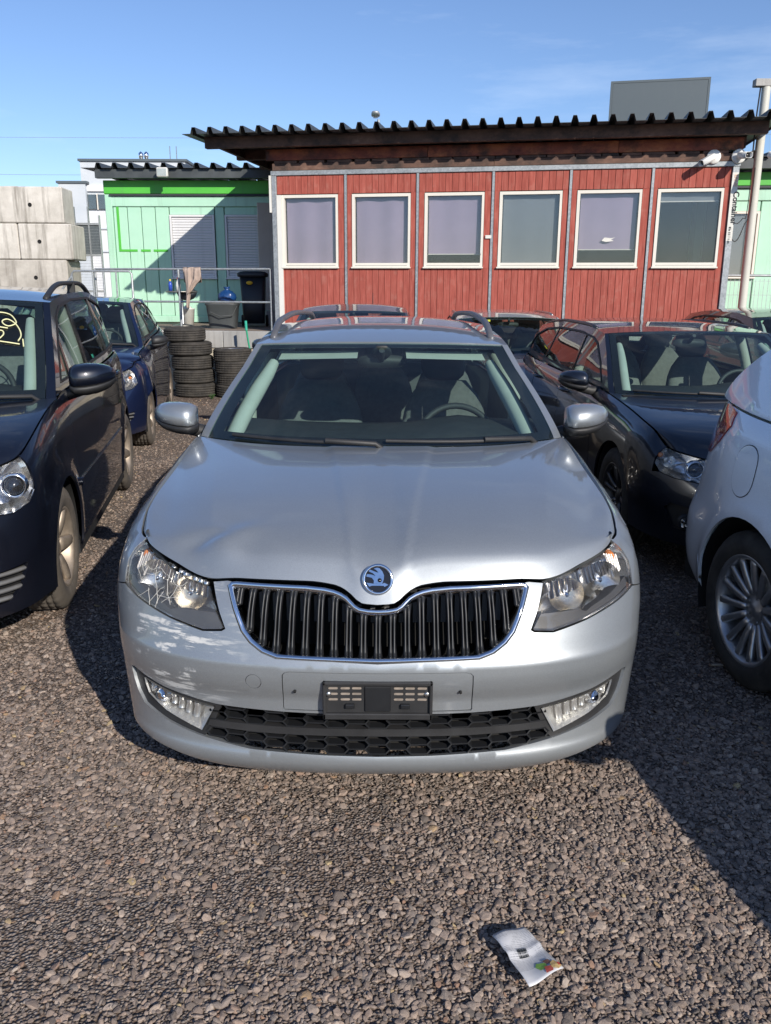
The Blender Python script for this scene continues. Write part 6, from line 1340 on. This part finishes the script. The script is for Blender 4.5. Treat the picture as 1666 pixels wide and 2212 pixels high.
def pole():
    root = empty('cream_pole', (5.12, 12.35, 0), 0, 'cream painted steel pole at the right corner of the red cabin', 'pole'); m = MB(); m.tube([(0, 0, 0), (-.0, 0, 4.27)], .058, 20); m.build('tube', MATS['pole cream'], root); bx('cap_plate', -.17, .075, -.06, .06, 4.272, 4.365, 'kerb concrete', root, .006)
    m = MB(); m.tube([(-.085, -.02, 4.27), (-.095, -.01, 3.9), (-.085, 0, 3.4)], .01, 6); m.build('cable', MATS['rubber seal'], root)
    for k, (x0, x1, zb) in enumerate(((-.34, -.06, 2.28), (-.30, -.10, 2.52))):
        t = np.linspace(0, 1, 24); m = MB(); pts = [(x0 + .0, -.05, 3.25), (x0 - .02, -.06, 2.9), (x0 - .03 + .02 * k, -.05, 2.62)] ; pts += [(x0 - .03 + (x1 - x0) * u, -.06, 2.62 - (2.62 - zb) * math.sin(math.pi * u)) for u in np.linspace(.1, .9, 12)] + [(x1, -.05, 2.65), (x1 + .01, -.05, 3.25)]; P = curve([np.array(p) for p in pts], 3); m.tube([tuple(p) for p in P], .006, 6); m.build('cable_loop', MATS['rubber seal'], root)
pole()
def cctv(loc, yaw, pitch, label, plate=True):
    root = empty('security_camera', loc, RZ, label, 'camera', 'security cameras on the red cabin')
    if plate: m = MB(); m.lathe([(.0005, -.03), (.085, -.03), (.092, -.02), (.092, .0)], 28, 'Y'); m.build('mount', MATS['cctv white'], root)
    M = Matrix.Rotation(yaw, 3, 'Z') @ Matrix.Rotation(pitch, 3, 'X'); c = Vector((0, -.05, .0)); m = MB()
    m.loft([[tuple(M @ Vector(p) + c) for p in sup(0, 0, -y, w, h, 20, 3.5, 'Y')] for y, w, h in ((-.0, .06, .06), (.03, .085, .08), (.20, .085, .08), (.205, .07, .065))]); m.build('housing', MATS['cctv white'], root)
    m = MB(); m.loft([[tuple(M @ Vector(p) + c) for p in sup(0, .008, -y, w, h, 20, 4, 'Y')] for y, w, h in ((.02, .098, .078), (.25, .098, .078), (.25, .09, .07), (.02, .09, .07))], cap=False); m.build('sun_shield', MATS['cctv white'], root)
    m = MB(); m.loft([[tuple(M @ Vector(p) + c) for p in sup(0, 0, -y, .068, .062, 16, 2.5, 'Y')] for y in (.19, .212)]); m.build('lens_face', MATS['glossy black'], root)
    m = MB(); m.tube([(0, -.02, 0), tuple(M @ Vector((0, -.03, -.01)) + c)], .02, 10); m.build('arm', MATS['cctv white'], root)
d = Vector((.983, -.183, 0)); O3 = Vector((-1.727, 13.3, 0)); nrm = Vector((-.183, -.983, 0))
def on_facade(x, z, out): p = O3 + d * x + nrm * out; return (p.x, p.y, z)
cctv(on_facade(6.26, 3.36, .015), -.95, .45, 'white security camera on the cabin, the one further left pointing down'); cctv(on_facade(6.58, 3.36, .02), .30, .12, 'white security camera on the round mount at the cabin corner'); cctv(on_facade(6.90, 3.33, .26), .55, .25, 'white security camera against the cream pole, furthest right', False)
def roof_panel():
    root = empty('grey_roof_panel', (3.74, 15.3, 0), -.22, 'flat dark grey panelled box standing on the cabin roof', 'panel'); L, H = 1.58, 1.13; z0 = 3.85
    bx('core', .03, L - .03, .01, .16, z0 + .03, z0 + H - .03, 'slate panel', root)
    for q in ((0, .035, z0, z0 + H), (L - .035, L, z0, z0 + H), (.035, L - .035, z0, z0 + .03), (.035, L - .035, z0 + H - .035, z0 + H)): bx('edge_trim', q[0], q[1], -.005, .17, q[2], q[3], 'slate panel', root)
    for i in range(6): bx('face_panel', .038 + i * .2507, .038 + i * .2507 + .2505, .0, .009, z0 + .033, z0 + H - .038, 'slate panel', root)
    for x in (.3, L - .3): bx('leg', x - .03, x + .03, .05, .12, 3.6, z0, 'steel', root)
roof_panel()
def lamp_post():
    root = empty('street_lamp', (-.17, 18.0, .966), 0, 'small street lamp head rising behind the cabin roof', 'lamp'); m = MB(); m.tube([(0, 0, 0), (0, 0, 3.9)], [.05, .03], 10); m.build('mast', MATS['galvanised steel'], root)
    m = MB(); m.loft([sup(-.06, 4.0 + dz, y, w, h, 16, 2.6, 'Y') for y, w, h, dz in ((-.16, .08, .04, .01), (-.1, .16, .09, .0), (.05, .18, .11, 0), (.14, .12, .08, 0))]); m.build('lamp_head', MATS['galvanised steel'], root); m = MB(); m.loft([sup(-.06, y, 3.945, w, .2, 14, 3) for y, w in ((-.02, .12),)] + [sup(-.06, -.02, 3.93, .1, .16, 14, 3)]); m.build('lamp_glass', MATS['window pane'], root)
lamp_post()
def mesh_fence():
    root = empty('wire_fence', (4.95, 12.9, 0), -.12, 'wire mesh fence below the cream pole at the right', 'fence'); m = MB()
    for x in np.arange(0, 3, .06): m.bar((x, 0, .9), (x, 0, 1.78), .005)
    for z in np.arange(.95, 1.79, .2): m.bar((0, .004, z), (3, .004, z), .005)
    m.build('wire_mesh', MATS['galvanised steel'], root); m = MB(); m.tube([(0, 0, 1.83), (3, 0, 1.83)], .018, 8); m.build('top_rail', MATS['galvanised steel'], root)
    for x in (.0, 1.5, 2.95): bx('post', x - .02, x + .02, .01, .05, .9, 1.83, 'galvanised steel', root)
mesh_fence()
simple('wire grey', (.30, .36, .44), .7)
def wires():
    for k, (z0, z1) in enumerate(((11.3, 11.9), (9.0, 9.5), (8.1, 8.6))):
        m = MB(); m.tube([(-40 + 8 * i, 60, z0 + (z1 - z0) * i / 10 - .25 * math.sin(math.pi * i / 10)) for i in range(11)], .012, 4); o = m.build('overhead_wire', MATS['wire grey']); tag(o, ('topmost', 'middle', 'lowest')[k] + ' of three thin overhead wires in the sky at left', 'wire', 'overhead wires')
wires()
def street_bits():
    # leaflet lying on the stones
    root = empty('paper_packet', (.352, 1.70, .034), 0, 'crumpled printed paper packet lying on the gravel at bottom right', 'litter')
    g = N('leaflet print'); co = g.coord('Object'); 
    mp = g.n('ShaderNodeMapping'); mp.inputs['Scale'].default_value = (60, 260, 1); g.l(co, mp.inputs[0]); t = g.noise(mp.outputs[0], 1.0, 3, .7); sp = g.sep(co); f = g.noise(co, 26, 3, .5)
    lines = g.math('GREATER_THAN', g.math('SINE', g.math('MULTIPLY', sp[0], 1400.0)), .1)
    txt = g.math('MULTIPLY', g.math('MULTIPLY', lines, g.ramp(t, [(.42, (0,)*3), (.5, (1,)*3)])), g.ramp(f, [(.40, (0,)*3), (.46, (1,)*3)])); txt = g.math('MULTIPLY', txt, g.math('LESS_THAN', sp[0], .045))
    g.bsdf(Base_Color=g.mix(g.math('MULTIPLY', txt, .55), (.56, .56, .57), (.10, .11, .13)), Roughness=.45); MATS['leaflet print'] = g.m
    a = Vector((.288 - .352, 1.748 - 1.70)); b_ = Vector((.353 - .352, 1.811 - 1.70)); c = Vector((.428 - .352, 1.667 - 1.70)); dd = Vector((.350 - .352, 1.585 - 1.70))
    ax = ((c - b_) + (dd - a)).normalized(); L_, W_ = .172, .096; V = []; nx, ny = 18, 10
    def sh(u, v): x = (u - .5) * L_; y = (v - .5) * W_; return (x, y, .004 * math.sin(u * 9) + .010 * max(0, abs(u - .42) < .06) * (1 - abs(u - .42) / .06) + .006 * math.sin(v * 5 + u * 4) + .010 * max(0, u - .8) * 5 * v)
    for i in range(nx + 1):
        for j in range(ny + 1): V.append(sh(i / nx, j / ny))
    F = [(i * (ny + 1) + j, (i + 1) * (ny + 1) + j, (i + 1) * (ny + 1) + j + 1, i * (ny + 1) + j + 1) for i in range(nx) for j in range(ny)]; m = MB(); m.add(V, F, True); o = m.build('sheet', MATS['leaflet print'], root, fix=False); s = o.modifiers.new('t', 'SOLIDIFY'); s.thickness = .0008
    root.rotation_euler = (0, 0, math.atan2(ax.y, ax.x))
    def patch(poly, mat, z=.0016, nm='print_patch'):
        P = dens([(u, v) for u, v in poly], .05); n = len(P); cc = P.mean(0); m = MB(); m.add([(sh(u, v)[0], sh(u, v)[1], sh(u, v)[2] + z) for u, v in P] + [(sh(*cc)[0], sh(*cc)[1], sh(*cc)[2] + z)], [(i, (i + 1) % n, n) for i in range(n)]); m.build(nm, mat, root)
    patch([(.70, .55), (.78, .72), (.88, .68), (.86, .50), (.76, .46)], simple('print green', (.22, .42, .08), .5)); patch([(.84, .62), (.90, .80), (.98, .72), (.96, .55)], simple('print red', (.52, .10, .07), .5), .0020); patch([(.84, .78), (.80, .92), (.96, .995), (.995, .86), (.93, .74)], simple('print tan', (.62, .42, .17), .5, 0, .35, 90), .0024); patch([(.72, .70), (.74, .84), (.82, .86), (.82, .72)], simple('print brown', (.20, .10, .07), .5), .0018); patch([(.88, .93), (.88, .985), (.94, .985), (.94, .93)], MATS['bottle red'], .0028)
    for i in range(11): patch([(.40 + .0, .30 + .026 * i), (.52, .30 + .026 * i), (.52, .312 + .026 * i + .006 * (i % 3)), (.40, .312 + .026 * i + .006 * (i % 3))], MATS['ink dark'], .0014, 'barcode_line')
    o = empty('wooden_rod', (1.55, 3.35, .03), 1.55, 'thin pale rod on the ground beside the white car wheel', 'rod'); m = MB(); m.tube([(0, .12, 0), (0, -.42, .0)], .006, 6); m.build('stick', MATS['dusty alloy'], o)
street_bits()
# ---------------------------------------------------------------- loose gravel
def gravel():
    g = N('gravel stones'); oi = g.n('ShaderNodeObjectInfo'); co = g.coord('Object'); r = oi.outputs['Random']; f = g.noise(co, 1.6, 5, .65); f2 = g.noise(co, 5.5, 3, .7)
    c = g.ramp(r, [(0, (.10, .088, .08)), (.16, (.18, .14, .115)), (.36, (.27, .205, .165)), (.55, (.35, .27, .22)), (.68, (.22, .188, .165)), (.82, (.38, .28, .215)), (.93, (.46, .38, .315)), (.985, (.30, .17, .11)), (1, (.50, .38, .20))])
    c = g.mix(g.ramp(f, [(.35, (.45,)*3), (.7, (0,)*3)]), c, (.13, .105, .09)); c = g.mix(g.ramp(f2, [(.55, (0,)*3), (.75, (.35,)*3)]), c, (.52, .47, .43)); g.bsdf(Base_Color=c, Roughness=.9, Specular_IOR_Level=.25, Normal=g.bump(f2, .25, .15)); MATS['gravel stones'] = g.m
    V = []; F = []; D = []
    def quad(x0, x1, y0, y1, d):
        nx = max(1, int((x1 - x0) / .5)); ny = max(1, int((y1 - y0) / .5))
        for i in range(nx):
            for j in range(ny):
                b = len(V); xa, xb = x0 + (x1 - x0) * i / nx, x0 + (x1 - x0) * (i + 1) / nx; ya, yb = y0 + (y1 - y0) * j / ny, y0 + (y1 - y0) * (j + 1) / ny
                V.extend([(xa, ya, 0), (xb, ya, 0), (xb, yb, 0), (xa, yb, 0)]); F.append((b, b + 1, b + 2, b + 3)); D.append(d)
    quad(-1.6, 1.6, .85, 3.0, 13000); quad(-2.6, -1.0, 3.0, 5.0, 7500); quad(1.0, 2.6, 3.0, 5.0, 6500); quad(-1.0, 1.0, 3.0, 5.0, 900); quad(-1.6, -2.4, 1.5, 3.0, 0) if False else None
    quad(-2.6, -1.6, 1.8, 3.0, 9500); quad(1.6, 2.6, 1.8, 3.0, 8000); quad(-3.3, -.9, 5.0, 9.0, 3000); quad(.9, 2.4, 5.0, 7.5, 1500); quad(-3.6, -1.4, 9.0, 12.7, 900)
    me = bpy.data.meshes.new('gravel'); me.from_pydata(V, [], F); a = me.attributes.new('dens', 'FLOAT', 'FACE'); a.data.foreach_set('value', D); me.materials.append(MATS['gravel stones']); o = link('gravel', me); tag(o, 'loose brown grey crushed gravel covering the yard', 'gravel', kind='stuff'); o.location = (0, 0, .002)
    ng = bpy.data.node_groups.new('scatter_gravel', 'GeometryNodeTree'); ng.interface.new_socket('Geometry', in_out='INPUT', socket_type='NodeSocketGeometry'); ng.interface.new_socket('Geometry', in_out='OUTPUT', socket_type='NodeSocketGeometry')
    n = lambda t: ng.nodes.new(t); l = ng.links.new; gi = n('NodeGroupInput'); go = n('NodeGroupOutput')
    na = n('GeometryNodeInputNamedAttribute'); na.data_type = 'FLOAT'; na.inputs['Name'].default_value = 'dens'
    dp = n('GeometryNodeDistributePointsOnFaces'); dp.distribute_method = 'RANDOM'; l(gi.outputs[0], dp.inputs['Mesh'])
    nz = n('ShaderNodeTexNoise'); nz.inputs['Scale'].default_value = 2.3; nz.inputs['Detail'].default_value = 4; mr = n('ShaderNodeMapRange'); mr.inputs['From Min'].default_value = .44; mr.inputs['From Max'].default_value = .56; mr.inputs['To Min'].default_value = .12; mr.inputs['To Max'].default_value = 1.0; l(nz.outputs['Fac'], mr.inputs['Value'])
    mu = n('ShaderNodeMath'); mu.operation = 'MULTIPLY'; l(na.outputs['Attribute'], mu.inputs[0]); l(mr.outputs[0], mu.inputs[1]); l(mu.outputs[0], dp.inputs['Density'])
    jn = n('GeometryNodeJoinGeometry')
    for k in range(7):
        ic = n('GeometryNodeMeshIcoSphere'); ic.inputs['Radius'].default_value = 1.0; ic.inputs['Subdivisions'].default_value = 2
        sp = n('GeometryNodeSetPosition'); l(ic.outputs['Mesh'], sp.inputs['Geometry'])
        t = n('ShaderNodeTexNoise'); t.noise_dimensions = '4D'; t.inputs['W'].default_value = k * 7.3; t.inputs['Scale'].default_value = .85; t.inputs['Detail'].default_value = 1.5; ps = n('GeometryNodeInputPosition'); l(ps.outputs[0], t.inputs['Vector'])
        v = n('ShaderNodeTexVoronoi'); v.voronoi_dimensions = '4D'; v.inputs['W'].default_value = k * 3.1; v.inputs['Scale'].default_value = .8; l(ps.outputs[0], v.inputs['Vector'])
        m1 = n('ShaderNodeMath'); m1.operation = 'MULTIPLY_ADD'; m1.inputs[1].default_value = 1.3; m1.inputs[2].default_value = .05; l(t.outputs['Fac'], m1.inputs[0]); m2 = n('ShaderNodeMath'); m2.operation = 'MULTIPLY_ADD'; m2.inputs[1].default_value = .55; l(v.outputs['Distance'], m2.inputs[0]); l(m1.outputs[0], m2.inputs[2])
        vs = n('ShaderNodeVectorMath'); vs.operation = 'SCALE'; l(ps.outputs[0], vs.inputs[0]); l(m2.outputs[0], vs.inputs['Scale']); l(vs.outputs[0], sp.inputs['Position'])
        ss = n('GeometryNodeSetShadeSmooth'); l(sp.outputs[0], ss.inputs['Geometry']); ss.inputs['Shade Smooth'].default_value = False
        gi2 = n('GeometryNodeGeometryToInstance'); l(ss.outputs[0], gi2.inputs[0]); l(gi2.outputs[0], jn.inputs[0])
    ip = n('GeometryNodeInstanceOnPoints'); l(jn.outputs[0], ip.inputs['Instance']); ip.inputs['Pick Instance'].default_value = True
    jz = n('FunctionNodeRandomValue'); jz.data_type = 'FLOAT_VECTOR'; jz.inputs['Min'].default_value = (0, 0, -.0035); jz.inputs['Max'].default_value = (0, 0, .003); jz.inputs['Seed'].default_value = 5
    sp2 = n('GeometryNodeSetPosition'); l(dp.outputs['Points'], sp2.inputs['Geometry']); l(jz.outputs[0], sp2.inputs['Offset']); l(sp2.outputs[0], ip.inputs['Points'])
    ri = n('FunctionNodeRandomValue'); ri.data_type = 'INT'; ri.inputs['Min'].default_value = 0 if False else ri.inputs['Min'].default_value
    for s in ri.inputs:
        if s.name == 'Min' and s.type == 'INT': s.default_value = 0
        if s.name == 'Max' and s.type == 'INT': s.default_value = 6
    io = [q for q in ri.outputs if q.type == 'INT'][0]; l(io, ip.inputs['Instance Index'])
    rr = n('FunctionNodeRandomValue'); rr.data_type = 'FLOAT_VECTOR'; rr.inputs['Min'].default_value = (-.55, -.55, -3.14); rr.inputs['Max'].default_value = (.55, .55, 3.14); l(rr.outputs[0], ip.inputs['Rotation'])
    rs = n('FunctionNodeRandomValue'); rs.data_type = 'FLOAT_VECTOR'; rs.inputs['Min'].default_value = (.0040, .0033, .0019); rs.inputs['Max'].default_value = (.0090, .0075, .0044); rs.inputs['Seed'].default_value = 9
    rb = n('FunctionNodeRandomValue'); rb.data_type = 'FLOAT'; rb.inputs['Seed'].default_value = 21
    fl = [q for q in rb.outputs if q.type == 'VALUE'][0]; pw = n('ShaderNodeMath'); pw.operation = 'POWER'; pw.inputs[1].default_value = 5.0; l(fl, pw.inputs[0]); ad = n('ShaderNodeMath'); ad.operation = 'MULTIPLY_ADD'; ad.inputs[1].default_value = 1.3; ad.inputs[2].default_value = .82; l(pw.outputs[0], ad.inputs[0]); sc = n('ShaderNodeVectorMath'); sc.operation = 'SCALE'; l(rs.outputs[0], sc.inputs[0]); l(ad.outputs[0], sc.inputs['Scale']); l(sc.outputs[0], ip.inputs['Scale'])
    sm = n('GeometryNodeSetMaterial'); sm.inputs['Material'].default_value = MATS['gravel stones']; l(ip.outputs[0], sm.inputs['Geometry']); l(sm.outputs[0], go.inputs[0])
    md = o.modifiers.new('scatter', 'NODES'); md.node_group = ng
gravel()
